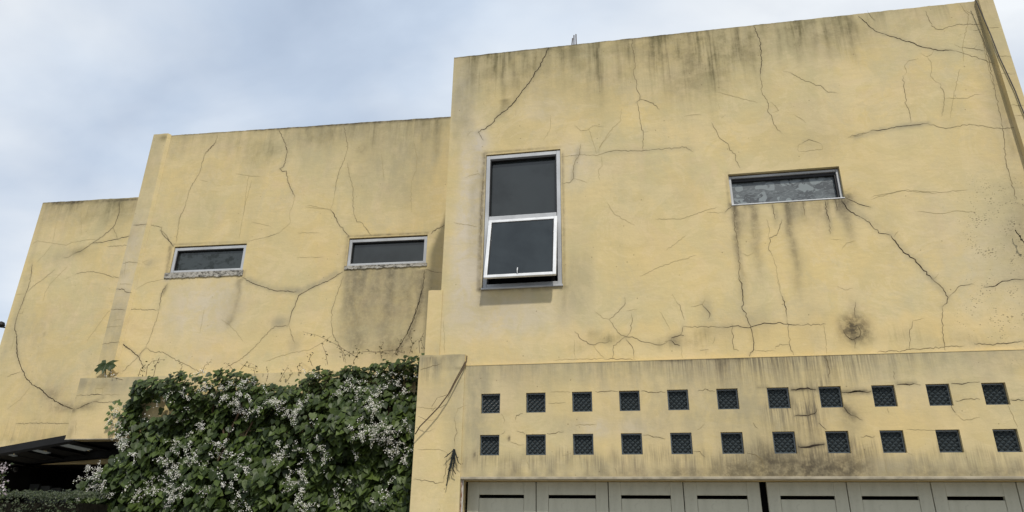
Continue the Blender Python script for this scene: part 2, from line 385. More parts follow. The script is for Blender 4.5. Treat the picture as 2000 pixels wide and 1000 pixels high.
CR_W = [(1, *A_, [(852,232),(930,245),(925,262),(960,300),(985,345),(1000,360)]), (0, *A_, [(800,452),(830,445),(855,432)]), (0, *A_, [(820,450),(850,462)]), (1, *A_, [(724,718),(800,718),(912,722)]), (2, *A_, [(692,908),(750,950),(800,995)]),
 (1, *C_, [(703,28),(690,80),(630,140),(610,210),(600,250),(575,290),(540,350),(530,400),(510,460),(485,510),(478,570),(470,640)]),
 (2, *C_, [(690,80),(665,108),(630,145)]), (2, *C_, [(1043,10),(1060,50),(1080,90),(1088,130),(1080,180),(1068,215),(1045,228),(1065,243),(1085,240),(1090,290),(1110,340),(1130,383)]),
 (0, *C_, [(1130,380),(1120,430),(1103,470),(1105,530),(1050,580),(1030,588)]), (1, *C_, [(1040,585),(990,605),(960,613)]), (0, *C_, [(960,613),(910,620),(875,635)]),
 (0, *C_, [(890,290),(870,370),(850,440),(835,530),(820,620)]), (0, *C_, [(800,255),(880,268),(940,270)]), (0, *C_, [(890,525),(940,535),(1000,548)]), (0, *C_, [(600,290),(650,300)]),
 (2, *C_, [(838,833),(880,860),(950,885),(1020,908),(1140,914)]), (2, *C_, [(380,570),(400,600),(440,640),(455,658)]), (2, *E_, [(410,205),(375,260),(365,340)]),
 (1, *E_, [(365,340),(350,400),(330,450),(310,510),(290,555)]), (2, *E_, [(290,555),(250,600)]), (1, *E_, [(250,600),(210,640),(165,685)]), (2, *E_, [(145,520),(200,555),(250,600),(275,650),(290,668)]),
 (1, *E_, [(290,555),(340,580),(380,575),(430,605),(500,640),(600,692)]), (2, *E_, [(1362,140),(1300,180),(1200,225),(1120,270),(1105,310),(1080,370),(1065,432)]),
 (1, *E_, [(1065,435),(990,438),(960,465),(900,530),(840,590),(790,625),(725,660)]), (1, *E_, [(1070,435),(1085,490),(1100,530)]),
 (1, *E_, [(1362,165),(1330,260),(1300,350),(1298,420),(1305,480),(1340,540),(1370,590),(1378,640)]), (0, *E_, [(1305,485),(1240,530),(1180,565),(1080,580),(1000,605),(940,630)]),
 (2, *E_, [(1805,128),(1795,220),(1770,320),(1740,410),(1700,490),(1650,570),(1630,600)]), (2, *E_, [(1790,240),(1765,330),(1735,415),(1700,485)]), (1, *E_, [(1805,125),(1850,140),(1905,150)]),
 (0, *E_, [(700,400),(745,430),(790,480),(820,520)]), (0, *E_, [(240,235),(300,200),(385,182)]), (0, *E_, [(800,635),(850,660),(900,665)]),
 (1, *D_, [(268,70),(280,130),(293,200),(280,250),(245,330),(225,400),(215,480)]), (0, *D_, [(215,480),(205,530),(190,555)]), (2, *D_, [(190,557),(212,580),(240,640),(280,690),(300,714)]),
 (0, *D_, [(50,542),(120,550),(190,557)]), (1, *D_, [(290,290),(300,360),(322,430),(322,520),(330,590),(345,628),(365,628),(400,670),(428,705)]),
 (0, *D_, [(670,160),(690,260),(685,330),(660,390),(655,480),(658,570)]), (2, *D_, [(770,697),(800,670),(860,640)]), (0, *D_, [(0,690),(130,690)]), (0, *D_, [(0,832),(150,830)]),
 (0, *F_, [(486,340),(480,380),(476,420)]), (0, *F_, [(690,570),(700,640)]), (0, *F_, [(600,400),(645,410)]), (0, *F_, [(745,300),(750,350)]), (0, *F_, [(400,600),(390,650)])]
G_ = (.24, 870, 60); H_ = (.24, 1250, 0); I_ = (.24, 1640, 0); J_ = (.46, 1700, 240); K_ = (.3, 1380, 260); M_ = (.31, 1080, 540); O_ = (.37, 860, 250)
CR_M = [(3, *G_, [(840,135),(820,180),(775,280),(720,360),(680,430),(620,500),(580,550),(540,605),(490,650),(430,690),(400,735),(370,765),(310,805),(265,825)]), (2, *G_, [(265,825),(290,860),(310,892)]),
 (0, *G_, [(175,855),(200,825),(235,812)]), (1, *G_, [(1520,58),(1522,140),(1535,200),(1545,290),(1530,350),(1555,420),(1555,470),(1585,530),(1583,560)]), (2, *G_, [(1585,530),(1583,562),(1555,580)]),
 (1, *G_, [(1560,580),(1570,640),(1585,740),(1610,830),(1605,980)]), (0, *G_, [(1585,558),(1640,570),(1680,590)]), (0, *G_, [(855,690),(855,780),(830,850),(800,890)]), (0, *G_, [(575,640),(570,690)]),
 (0, *G_, [(1050,770),(1100,815),(1150,810),(1200,775),(1290,782)]), (0, *G_, [(1435,630),(1420,740),(1360,790),(1310,860),(1270,920),(1245,990)]), (0, *G_, [(1610,830),(1667,812)]),
 (1, *G_, [(1290,995),(1350,980),(1450,975),(1560,978),(1667,972)]), (0, *G_, [(740,150),(720,300)]),
 (2, *H_, [(930,200),(935,250),(975,320),(985,440),(990,520),(978,620)]), (1, *H_, [(978,620),(990,680),(990,740),(1020,800),(1045,860),(1040,910),(1070,940),(1085,1000),(1110,1040),(1150,1080)]),
 (0, *H_, [(1055,830),(1100,860),(1130,900),(1075,915)]), (1, *H_, [(1220,590),(1330,650),(1380,665),(1430,695),(1470,695),(1500,725),(1530,750),(1600,755)]), (0, *H_, [(1160,580),(1220,590)]),
 (1, *H_, [(0,805),(90,835),(130,860),(160,890)]), (0, *H_, [(360,950),(420,935),(500,935)]), (0, *H_, [(640,840),(650,890)]), (0, *H_, [(660,960),(700,935)]), (0, *H_, [(1250,930),(1300,960),(1350,1000)]),
 (2, *I_, [(150,130),(200,175),(240,215),(300,258),(370,278)]), (3, *I_, [(370,278),(440,300),(520,330),(600,350),(670,383),(740,393),(800,410),(920,410)]), (1, *I_, [(920,410),(980,425),(1060,450),(1150,480),(1250,518)]),
 (1, *I_, [(225,85),(250,130),(290,170)]), (1, *I_, [(700,90),(730,170),(780,235),(840,240),(890,215),(960,198),(1160,200)]), (0, *I_, [(980,30),(1010,80),(1050,120),(1040,190),(1000,380),(1010,500)]),
 (0, *I_, [(1010,80),(1100,125)]), (1, *I_, [(1085,247),(1165,243)]), (1, *I_, [(985,390),(1010,383),(1080,395),(1175,415)]), (0, *I_, [(930,360),(985,390)]), (0, *I_, [(765,405),(750,440),(710,460),(655,430)]),
 (0, *I_, [(710,460),(745,510),(750,560),(740,620),(780,665),(820,680)]), (1, *I_, [(820,680),(850,770),(850,850),(830,950)]), (0, *I_, [(640,475),(560,495),(530,530),(545,590),(515,620)]),
 (1, *I_, [(515,620),(520,700),(535,780),(540,850),(565,900),(580,1000)]), (0, *I_, [(855,800),(1040,800),(1100,768),(1170,765)]), (0, *I_, [(980,560),(960,640),(930,760),(900,960)]), (0, *I_, [(1085,400),(1120,365)]),
 (1, *I_, [(1150,240),(1220,520),(1245,640),(1290,870),(1320,1000)]), (1, *F_, [(1957,240),(1965,320),(1985,390)]), (0, *F_, [(1909,30),(1925,110),(1940,170)]),
 (1, 1.0, 0, 0, [(1656,268),(1700,257)]), (2, *J_, [(0,35),(60,28),(130,15),(200,8),(245,2)]), (1, *J_, [(245,2),(290,18),(330,22),(400,8),(440,8),(500,18),(560,25),(600,20),(645,22)]),
 (0, *J_, [(0,325),(80,300),(150,285),(210,290),(300,295),(410,285)]), (0, *J_, [(200,375),(280,385),(300,385),(350,375),(450,378)]),
 (3, *K_, [(880,430),(905,475),(940,515),(1000,545)]), (2, *K_, [(1000,545),(1060,580),(1080,610),(1120,650),(1200,665)]),
 (3, *J_, [(88,479),(110,510),(140,550),(190,580),(220,620),(265,665)]), (2, *J_, [(265,665),(300,695),(330,740),(325,765),(305,780)]), (1, *J_, [(305,780),(305,850),(310,920),(318,970)]),
 (1, *J_, [(100,485),(118,460)]), (0, *J_, [(265,668),(290,640)]), (1, *J_, [(335,738),(360,715),(385,690),(440,685)]), (2, *J_, [(480,697),(520,695),(560,672),(600,665),(652,665)]),
 (1, *J_, [(170,965),(165,900),(180,840)]), (0, *J_, [(180,840),(230,830)]), (1, *J_, [(30,974),(100,968),(200,961),(300,952),(400,947)]), (2, *J_, [(440,938),(530,940),(600,934),(652,927)]),
 (2, *K_, [(905,420),(960,445),(1000,465),(1070,482)]), (2, *K_, [(165,475),(120,515)]), (0, *K_, [(120,515),(0,518)]), (1, *K_, [(30,-70),(70,0),(80,25),(110,50),(140,70),(150,110),(185,135),(190,180),(220,230)]),
 (1, *K_, [(625,65),(665,42),(710,55),(750,75)]), (0, *K_, [(600,120),(595,85),(630,60)]), (0, *K_, [(750,75),(755,105),(700,112),(600,120)]),
 (1, *K_, [(490,560),(475,620),(455,665),(410,680),(405,760),(430,800)]), (0, *K_, [(430,800),(450,860),(460,920),(468,1000)]), (0, *K_, [(390,560),(410,630),(400,690)]),
 (1, *K_, [(180,480),(182,600),(205,720),(215,860),(210,920),(230,1000)]), (0, *K_, [(230,780),(270,800),(310,775)]), (1, *K_, [(430,460),(435,510),(450,560)]), (1, *K_, [(625,450),(640,540)]),
 (2, *K_, [(770,440),(785,530),(805,580)]), (1, *K_, [(800,590),(805,660)]), (2, *K_, [(840,435),(848,505)]), (0, *K_, [(880,760),(910,715),(970,700)]), (0, *K_, [(810,690),(890,695)]), (0, *K_, [(920,30),(980,20),(1040,0)]),
 (2, *M_, [(1170,0),(1190,60),(1200,180),(1190,190),(1215,250),(1245,310),(1262,400),(1265,460),(1245,480),(1235,515)]), (0, *M_, [(1420,20),(1440,120)]), (2, *M_, [(1440,120),(1460,160),(1475,260)]), (1, *M_, [(1475,260),(1485,380),(1490,430),(1520,510)]),
 (2, *M_, [(1070,318),(1150,312),(1220,322),(1290,305),(1330,293),(1380,298),(1420,290),(1480,300),(1560,308)]), (1, *M_, [(1560,308),(1640,300),(1720,300)]), (1, *M_, [(820,315),(880,320),(1010,315),(1070,318)]),
 (2, *M_, [(820,315),(805,370)]), (3, *M_, [(745,388),(780,378),(805,368),(825,372)]), (3, *M_, [(748,405),(768,428),(800,436)]), (1, *M_, [(705,410),(750,402)]),
 (1, *M_, [(720,415),(690,430),(650,430),(600,415),(560,410),(500,380),(460,380),(430,370),(380,310),(355,270)]), (1, *M_, [(355,270),(380,255),(420,210),(455,170),(450,130)]), (0, *M_, [(355,270),(320,265),(260,215)]),
 (1, *M_, [(460,380),(490,340),(500,280),(495,230)]), (0, *M_, [(465,215),(535,205)]), (1, *M_, [(460,380),(420,410),(380,435),(378,520)]), (1, *M_, [(460,385),(490,430),(510,470),(510,520)]),
 (1, *M_, [(135,345),(170,390),(250,430),(310,415),(370,410)]), (0, *M_, [(250,430),(290,480),(325,520)]), (0, *M_, [(750,110),(775,155)]), (1, *M_, [(775,155),(800,180),(815,240),(828,275)]),
 (2, *M_, [(940,175),(975,215),(990,235),(980,265)]), (0, *M_, [(870,190),(940,175),(960,135)]), (1, *M_, [(1125,300),(1130,400),(1140,460),(1170,470)]), (0, *M_, [(1265,460),(1310,468),(1400,470)]),
 (1, *M_, [(1400,455),(1430,425),(1490,430)]), (0, *M_, [(1705,300),(1720,400),(1725,490)]), (1, *M_, [(1020,380),(1005,425)]), (1, *M_, [(925,465),(980,460)]), (0, *M_, [(965,465),(962,500)]),
 (0, *M_, [(135,400),(137,520)]), (0, *M_, [(0,530),(100,522),(200,520),(320,518)]), (1, *M_, [(320,520),(440,518),(520,524)]), (0, *M_, [(812,440),(812,520)]), (0, *M_, [(670,220),(710,280),(740,340)]),
 (1, *M_, [(1905,160),(1905,250)]), (2, *M_, [(1830,340),(1850,375),(1890,400),(1930,380),(1940,350),(1920,315)]), (2, *M_, [(1900,400),(1902,455)]), (0, *M_, [(1790,60),(1840,85),(1890,75)]),
 (0, *O_, [(640,150),(700,145),(740,140),(830,145),(870,130),(919,118)]), (1, *O_, [(740,85),(735,140),(710,180),(700,230),(705,265),(680,290),(640,290)]), (0, *O_, [(705,265),(780,290)]),
 (0, *O_, [(850,150),(855,200),(835,220),(840,275)]), (0, *O_, [(830,120),(860,75),(900,30)]), (0, *O_, [(225,260),(200,240),(130,260)]), (1, *O_, [(228,250),(222,330),(214,430),(212,560),(208,600)]), (0, *O_, [(70,500),(200,520)]),
 (1, *F_, [(1268,293),(1340,287),(1354,297)]), (0, *F_, [(1280,428),(1330,428),(1400,404)]), (0, *F_, [(1250,540),(1290,520),(1360,498)]), (0, *F_, [(1186,396),(1200,418),(1240,440)]), (0, *F_, [(1340,460),(1300,490)]),
 (0, *F_, [(1700,385),(1760,372),(1830,378)]), (0, *F_, [(1400,180),(1480,200)]), (0, *F_, [(1150,250),(1165,300)]), (1, *F_, [(845,608),(848,640),(852,665)]), (0, *F_, [(866,626),(869,690)])]
Q_ = (.32, 900, 680); R_ = (.32, 1450, 680); S_ = (.44, 780, 560)
CR_F = [(0, *Q_, [(545,268),(620,265),(670,269)]), (1, *Q_, [(820,262),(880,265),(920,260),(960,264)]), (1, *Q_, [(1100,262),(1160,268),(1250,270)]), (1, *Q_, [(1445,262),(1490,248),(1520,262),(1550,265)]),
 (1, *Q_, [(335,440),(340,410),(380,400)]), (1, *Q_, [(245,525),(270,505)]), (1, *Q_, [(340,505),(390,525)]), (1, *Q_, [(525,520),(580,520),(630,510)]), (0, *Q_, [(300,570),(350,590),(390,588)]),
 (1, *Q_, [(1110,530),(1160,535),(1250,555)]), (1, *Q_, [(1420,630),(1460,630),(1490,665)]), (0, *Q_, [(620,660),(675,640)]), (1, *Q_, [(940,730),(950,770)]), (0, *Q_, [(245,400),(270,440),(260,460)]),
 (0, *Q_, [(400,680),(420,740)]), (0, *Q_, [(1440,500),(1490,460)]), (0, *Q_, [(535,338),(640,330)]), (0, *Q_, [(700,470),(830,462)]),
 (3, *R_, [(295,255),(340,250),(400,243),(450,255)]), (3, *R_, [(605,270),(650,272),(700,262),(735,265),(760,270),(785,265)]), (3, *R_, [(640,271),(700,263),(740,267)]), (3, *R_, [(945,222),(1000,220),(1050,215)]), (1, *R_, [(1050,215),(1090,225)]),
 (2, *R_, [(1275,215),(1340,220),(1400,210)]), (1, *R_, [(1400,210),(1450,205)]), (1, *R_, [(1300,322),(1380,310),(1450,312)]), (2, *R_, [(1635,315),(1719,318)]),
 (2, *R_, [(455,368),(440,400),(400,412),(340,408),(315,415)]), (3, *R_, [(620,360),(640,390),(665,410)]), (1, *R_, [(665,410),(700,420),(735,440)]), (2, *R_, [(465,455),(490,480),(512,497)]),
 (3, *R_, [(340,600),(390,605),(430,595),(500,585)]), (1, *R_, [(720,542),(810,535)]), (0, *R_, [(1000,495),(1090,500),(1180,502)]), (2, *R_, [(1275,345),(1285,375),(1300,395)]), (1, *R_, [(885,365),(895,395)]),
 (1, *R_, [(65,455),(80,480),(95,490)]), (1, *R_, [(30,640),(80,650),(120,690),(130,760)]), (1, *R_, [(920,140),(930,190)]), (1, *R_, [(495,50),(520,80),(530,180)]), (0, *R_, [(1300,400),(1350,440),(1450,420)]),
 (0, *R_, [(1620,350),(1680,480)]), (0, *R_, [(1010,640),(1050,660)]), (1, *R_, [(20,670),(30,760)]), (0, *R_, [(870,680),(880,760)])]
CR_P = [(1, *S_, [(92,370),(140,355),(185,342)]), (1, *S_, [(245,710),(255,640),(245,580)]), (0, *S_, [(245,580),(260,540),(300,525)]), (1, *S_, [(62,855),(120,860),(170,872),(195,870)]),
 (1, *S_, [(210,760),(205,820),(195,870)]), (0, *S_, [(80,722),(180,722),(215,740)]), (0, *S_, [(75,535),(160,540)]), (0, *S_, [(255,672),(262,668)])]
CR_RP = [(1, *I_, [(1205,226),(1300,222)]), (0, *I_, [(1245,455),(1390,458)]), (0, *I_, [(1270,600),(1430,600)]), (1, *I_, [(1390,858),(1500,858)]), (0, *I_, [(1420,940),(1500,940)])]

# ------------------------------------------------------------------ the ground
g = MB(); g.box(-300, 300, -300, 300, -.5, 0, simple('asphalt', (.16, .152, .14), .9, .1, 0, .3, 2)); tag(g.build('road'), None, None, kind='structure')
g = MB(); g.cbox(-14, 14, -2.6, 4.2, -.3, .12, simple('concrete_paving', (.42, .39, .33), .9, .1, 0, .3, 3), .01); tag(g.build('pavement'), None, None, kind='structure')

# ------------------------------------------------------------------ the house
H = empty('house', (0, 2, 0.12), 'large cracked yellow rendered house with flat roofs, three stepped blocks and streaked walls', 'house')
YM, YF, YP, YW, YL, YB, YLP, YRP = .05, 0., -.018, 1.55, 2.6, 1.25, 1.505, -.015
# front face of the tall right block
ST = Stain(YM)
ST.band(MO, 905, 1130, 108, .85, 1.0).band(MO, 1130, 1500, 75, 1.0, .62).band(MO, 1270, 1485, 62, 1.15, .85).band(MO, 1510, 1690, 42, .75, .9).band(MO, 1690, 1900, 15, .5, .55)
ST.band(MO, 890, 1905, 60, .5, .4).band(GR, 880, 1905, 60, 1.6, .45).band(GR, 880, 1160, 60, 3.4, .25)
ST.band(SO, 880, 1905, 60, .30, .28).blob(MO, 1390, 110, 35, 32, .5).blob(MO, 1190, 140, 40, 40, .35).blob(MO, 1350, 170, 35, 40, .4)
for x, y, ln, hw, k in [(963,115,.55,.02,.6),(985,108,.9,.022,.75),(1001,106,.55,.018,.7),(1007,104,.9,.03,.45),(1046,102,.5,.015,.5),(1167,86,.6,.018,.75),(1170,100,1.0,.03,.4),(1272,72,.75,.02,.5),(1385,60,.9,.02,.8),
    (1437,54,.6,.03,.85),(1455,56,.5,.02,.5),(1515,48,.7,.02,.55),(1552,40,.7,.018,.7),(1585,38,.55,.02,.75),(1612,32,.65,.035,.75),(1627,32,.5,.015,.6),(1653,30,.8,.035,.6),(1665,30,.45,.015,.5),(1535,45,.5,.02,.4),(985,195,.3,.05,.55),(1340,66,.9,.05,.35),(1300,70,.8,.04,.3),(1225,78,.5,.02,.35),(1100,92,.5,.02,.35),(1070,98,.45,.02,.4)]:
    ST.drip(MO, x, y, ln, hw*1.3, k).drip(SO, x, y, ln*.9, hw*.9, k*.42)
for x, ln, hw, k in [(1431,1.15,.022,.55),(1437,.5,.03,.4),(1452,.35,.02,.3),(1466,.95,.03,.42),(1472,.55,.02,.3),(1508,.32,.012,.45),(1535,1.15,.028,.55),(1542,.4,.03,.25),(1568,.3,.015,.4),(1585,.2,.03,.35),(1600,.25,.02,.3),(1612,.42,.018,.55),(1632,.25,.014,.6),(1645,.6,.025,.4),(1654,.5,.02,.35),(1553,.22,.03,.3)]:
    ST.drip(SO, x, 398-(x-1427)*.06, ln, hw*1.15, min(1, k*1.3)).drip(GR, x, 398-(x-1427)*.06, ln*1.1, hw*2.2, k*.8)
ST.blob(SO, 1652, 386, 10, 12, .55).blob(SO, 1640, 395, 6, 10, .35).blob(SO, 1668, 642, 14, 14, .95, 3).blob(SO, 1668, 610, 5, 14, .3).blob(SO, 1684, 650, 10, 10, .35)
ST.line(SO, [(1215, 76), (1400, 54), (1560, 36)], .028, 1).line(SO, [(887, 113), (1060, 94), (1215, 76)], .012, .9).line(SO, [(1560, 36), (1905, -1)], .012, .9)
ST.blob(GR, 1590, 420, 55, 18, .35).blob(GR, 1600, 282, 25, 18, .3)
ST.blob(PA, 925, 330, 16, 70, .9, 4).blob(PA, 915, 500, 20, 75, .85, 4).blob(PA, 985, 620, 60, 26, .7).blob(PA, 905, 180, 14, 40, .6, 3).blob(PA, 1120, 320, 16, 25, .75).blob(PA, 935, 290, 14, 12, .8).blob(PA, 1060, 215, 30, 20, .3).blob(PA, 1900, 500, 60, 80, .25)
ST.blob(GR, 905, 200, 15, 60, .65, 4).blob(GR, 930, 400, 9, 70, .5, 4).blob(GR, 1135, 545, 14, 35, .4, 4).blob(GR, 1115, 580, 10, 30, .35).blob(GR, 960, 600, 40, 18, .3)
ST.line(SO, [(947, 300), (940, 430), (936, 566)], .028, .7).line(SO, [(936, 566), (1100, 562)], .02, .65).line(SO, [(1099, 300), (1101, 558)], .016, .5).line(SO, [(945, 298), (1096, 288)], .012, .5)
ST.line(SO, [(1420, 338), (1424, 402)], .014, .45).line(SO, [(1424, 403), (1650, 390)], .015, .5)
ST.drip(SO, 1102, 560, .35, .02, .4).drip(GR, 1095, 565, .5, .05, .5).drip(SO, 938, 566, .25, .02, .35)
ST.band(FR, 1080, 1990, 655, .40, .75, .3).band(FR, 850, 1080, 670, .25, .5).blob(FR, 1330, 480, 130, 60, .35).blob(FR, 1750, 330, 120, 60, .35)
for x, y, rx, rz, k in [(1190,662,20,6,.5),(1290,672,14,6,.5),(1355,668,16,7,.5),(1375,655,10,8,.5),(1480,650,14,8,.25),(1160,650,8,5,.4),(1760,655,30,8,.3),(1885,665,30,7,.35),(1130,680,10,5,.35),(1420,668,6,16,.35)]: ST.blob(MO, x, y, rx, rz, k)
ST.blob(GR, 1470, 625, 30, 12, .45).blob(GR, 1590, 640, 16, 30, .3).blob(GR, 1378, 600, 7, 12, .6).blob(GR, 1395, 645, 14, 10, .4).blob(SO, 1318, 663, 7, 6, .45)
ST.blob(SP, 1990, 500, 55, 95, .95, 3).blob(SP, 1940, 420, 50, 40, .4).blob(SP, 1960, 620, 60, 30, .6).blob(GR, 2000, 500, 40, 80, .4).blob(SO, 2020, 470, 22, 60, .3)
ST.line(GR, [(1670, 268), (1730, 252), (1812, 241)], .03, .7).line(GR, [(1650, 395), (1745, 462), (1850, 580)], .03, .35).line(GR, [(1130, 300), (1350, 290)], .03, .3).line(GR, [(1118, 350), (1130, 290)], .03, .6)
ST.line(SO, [(1905, 0), (1945, 160), (1980, 300)], .03, .25).line(GR, [(1895, 0), (1935, 160), (1970, 300)], .10, .45)
b = MB(); mw = (-1.648, -.760, 4.132, 5.822); sw = (1.084, 2.228, 4.949, 5.326)
halo(ST, CR_M); wall(b, -2.113, 4.05, 3.255, 7.305, YM, .22, [mw, sw], ST, .026, reveal=.13)
addcracks(b, YM, CR_M)
b.build('upper_wall', H)
# widened foot of the upper wall at its left end
b = MB(); ST = Stain(YM-.012); ST.blob(FR, 838, 600, 20, 60, .5).blob(GR, 860, 690, 30, 20, .3)
wall(b, -2.255, -2.092, 3.30, 4.135, YM-.012, .2, [], ST, .04); b.build('wall_foot', H)

# lower front wall with the two rows of glass blocks
X0, Z0, DX, DZ, S = -1.60922, 2.96553, .46762, .41313, .2
cells = [(X0+i*DX, X0+i*DX+S, Z0-r*DZ-S, Z0-r*DZ) for r in (0, 1) for i in range(12)]
ST = Stain(YF)
ST.band(DR, 1385, 1700, 700, .40, .8).band(DR, 915, 1385, 706, .30, .28).band(DR, 1250, 1385, 706, .25, .5).band(DR, 1700, 1830, 690, .25, .4).band(GR, 905, 2100, 700, .42, .85).band(GR, 905, 2100, 700, 3.5, .28).band(GR, 905, 2100, 932, .20, .55, up=True)
ST.band(DR, 1490, 1600, 795, .40, .8, .1).band(DR, 1560, 1620, 760, .42, .7, .1).band(SO, 1455, 1690, 932, .22, .62, up=True).band(SO, 1180, 1455, 932, .10, .35, up=True).band(SO, 1690, 2000, 932, .14, .3, up=True).band(SO, 920, 1180, 932, .07, .3, up=True)
ST.band(DR, 900, 1500, 900, .16, .5).band(DR, 1480, 1720, 880, .26, .75).band(DR, 1780, 2000, 895, .2, .4)
ST.blob(SO, 1560, 910, 30, 11, .85).blob(SO, 1655, 912, 18, 12, .85).blob(SO, 1445, 918, 18, 10, .75).blob(SO, 1500, 900, 12, 14, .7).blob(SO, 1605, 922, 14, 8, .6).blob(SO, 1330, 922, 40, 5, .4).blob(SO, 1900, 922, 50, 5, .35).blob(GR, 1760, 910, 60, 10, .7).blob(GR, 1130, 910, 60, 12, .5).blob(GR, 1330, 800, 60, 40, .45).blob(PA, 1160, 835, 20, 10, .7).blob(PA, 1245, 835, 20, 10, .6).blob(GR, 1440, 780, 14, 40, .5).blob(MO, 1530, 870, 60, 25, .25)
ST.blob(SO, 1660, 812, 10, 16, .35).blob(SO, 1590, 840, 7, 20, .3).blob(GR, 1500, 800, 55, 40, .4).blob(GR, 930, 800, 14, 60, .75, 4).blob(GR, 1115, 830, 16, 12, .35).blob(GR, 1235, 830, 20, 14, .3).blob(GR, 1500, 900, 60, 18, .5)
ST.line(SO, [(1645,766),(1700,764)], .022, .75).line(SO, [(1545,761),(1595,760)], .018, .7).line(SO, [(1555,812),(1590,808)], .014, .5).line(SO, [(1648,795),(1665,812)], .03, .65).line(SO, [(1560,873),(1610,868)], .02, .6).line(SO,[(1752,750),(1786,749)],.012,.5).line(SO,[(1480,757),(1500,756)],.012,.5)
ST.blob(SO, 994, 856, 1.6, 2.6, .95, 3).blob(SO, 927, 888, 1.3, 2, .8, 3)
ST.line(SO, [(1380, 701), (1460, 700)], .015, .6).line(SO, [(1290, 705), (1350, 704)], .012, .6).drip(SO, 1402, 702, .18, .02, .6).drip(SO, 1418, 702, .14, .02, .5).drip(SO, 1408, 702, .1, .03, .4).drip(SO, 1620, 692, .3, .02, .45).drip(SO, 1610, 698, .22, .015, .4)
ST.blob(SP, 1960, 705, 60, 8, .6).blob(FR, 1120, 780, 90, 30, .4).blob(FR, 1230, 870, 60, 40, .5).blob(FR, 1700, 850, 50, 40, .5).blob(FR, 1830, 830, 60, 20, .5).blob(FR, 1590, 830, 14, 20, .5).blob(FR, 1580, 780, 40, 10, .2)
b = MB(); halo(ST, CR_F); wall(b, -1.792, 3.97, 2.150, 3.262, YF, .16, cells, ST, .022, reveal=.06, rough_top=False)
addcracks(b, YF, CR_F, 1.35); b.build('lower_wall', H)
# chalky mortar seam over the lower wall
b = MB(); b.box(-1.79, 3.97, -.004, .048, 3.262, 3.272, M_PL); 
b.build('mortar_seam', H)
b = MB(); b.cbox(-1.795, 3.97, -.012, .17, 2.126, 2.150, M_TRIM, .004); b.build('drip_edge', H)
# glass blocks
def block_mesh(mb):
    a, f = S-.002, .012
    mb.box(.001, f, -.012, .03, .001, a, M_GB); mb.box(a-f, a, -.012, .03, .001, a, M_GB)
    mb.box(f, a-f, -.012, .03, .001, f, M_GB); mb.box(f, a-f, -.012, .03, a-f, a, M_GB)
    lo, hi = f, a-f; nx, nz = 3.5, 3.5; dw, dh = (hi-lo)/nx, (hi-lo)/nz
    def cl(v): return min(max(v, lo), hi)
    for j in range(-1, 9):
        for i in range(-1, 6):
            cx = lo+(i+(.5 if j % 2 else 0))*dw; cz = lo+j*dh/2
            if cx < lo-1e-6 or cx > hi+1e-6 or cz < lo-1e-6 or cz > hi+1e-6: continue
            pts = [(cx-dw/2, cz), (cx, cz-dh/2), (cx+dw/2, cz), (cx, cz+dh/2)]
            vs = [(cl(x), .012, cl(z)) for x, z in pts]+[(cx, -.016, cz)]
            mb.add(vs, [(0, 1, 4), (1, 2, 4), (2, 3, 4), (3, 0, 4)], M_GB)
b = MB(); block_mesh(b)
gb0 = b.build('glass_block', H, loc=Vector((0, 0, 0)), smooth=False)
first = True
# mesh of the block is kept in its own coordinates
for v in gb0.data.vertices: v.co += Vector(PB(H))
for i, (x0, x1, z0, z1) in enumerate(cells):
    o = gb0 if i == 0 else gb0.copy()
    if i: COL.objects.link(o); o.parent = H
    o.location = Vector((x0, .040+.004*math.sin(i*2.7), z0))-PB(H)

# pier at the left of the garage
ST = Stain(YP); ST.band(GR, 800, 925, 700, .30, .9).band(SO, 820, 925, 700, .10, .25).blob(GR, 830, 760, 30, 30, .4).blob(GR, 890, 800, 12, 50, .5).blob(FR, 840, 850, 25, 60, .4).line(SO, [(862,717),(905,718),(912,700)], .012, .5).drip(DR,840,700,.3,.08,.6).blob(SO, 885, 905, 6, 10, .25)
b = MB(); halo(ST, CR_P); wall(b, -2.290, -1.792, .12, 3.385, YP, .30, [], ST, .03); addcracks(b, YP, CR_P); b.build('pier', H)

# left block, set back
kW = .0055
def warpW(v): return (v[0], v[1], v[2]-kW*(v[2]-2.3)*(v[0]+7.34))
def unW(x, z): k = kW*(x+7.34); return (z-2.3*k)/(1-k)
w1 = (-6.765, -5.578, unW(-6.16, 5.148), unW(-6.16, 5.574)); w2 = (-3.976, -2.808, unW(-3.39, 5.098), unW(-3.39, 5.530))
ST = Stain(YW)
ST.band(MO, 330, 880, 245, .75, .50).band(GR, 330, 880, 245, .8, .65).band(GR, 560, 880, 240, 1.1, .6).band(SO, 500, 880, 236, .16, .3).blob(MO, 510, 295, 35, 25, .5).blob(MO, 620, 265, 40, 20, .4).blob(SO, 705, 292, 10, 8, .3).blob(GR, 780, 330, 70, 60, .5).band(MO, 720, 880, 238, 1.0, .4)
for x, y, ln, hw, k in [(470,255,.5,.03,.4),(602,250,.18,.02,.8),(655,244,.4,.015,.5),(735,240,.6,.03,.3),(690,243,.4,.04,.3),(855,236,.9,.05,.4),(830,238,.5,.03,.4),(560,252,.3,.02,.4)]: ST.drip(MO, x, y, ln, hw, k).drip(SO, x, y, ln*.7, hw*.8, k*.4)
for x, ln, hw, k in [(682,1.1,.05,.45),(695,1.25,.06,.6),(712,1.3,.06,.65),(728,1.1,.04,.4),(742,1.2,.06,.5),(765,1.35,.07,.75),(788,1.1,.05,.45),(805,1.2,.06,.5),(822,.95,.05,.5),(835,.8,.04,.4)]: ST.drip(SO, x, 527, ln, hw*1.2, k*.8).drip(GR, x, 527, ln*1.2, hw*1.6, min(1, k*1.3))
ST.line(SO, [(500, 254), (640, 245), (880, 229)], .020, 1).line(SO, [(330, 265), (500, 254)], .010, .8)
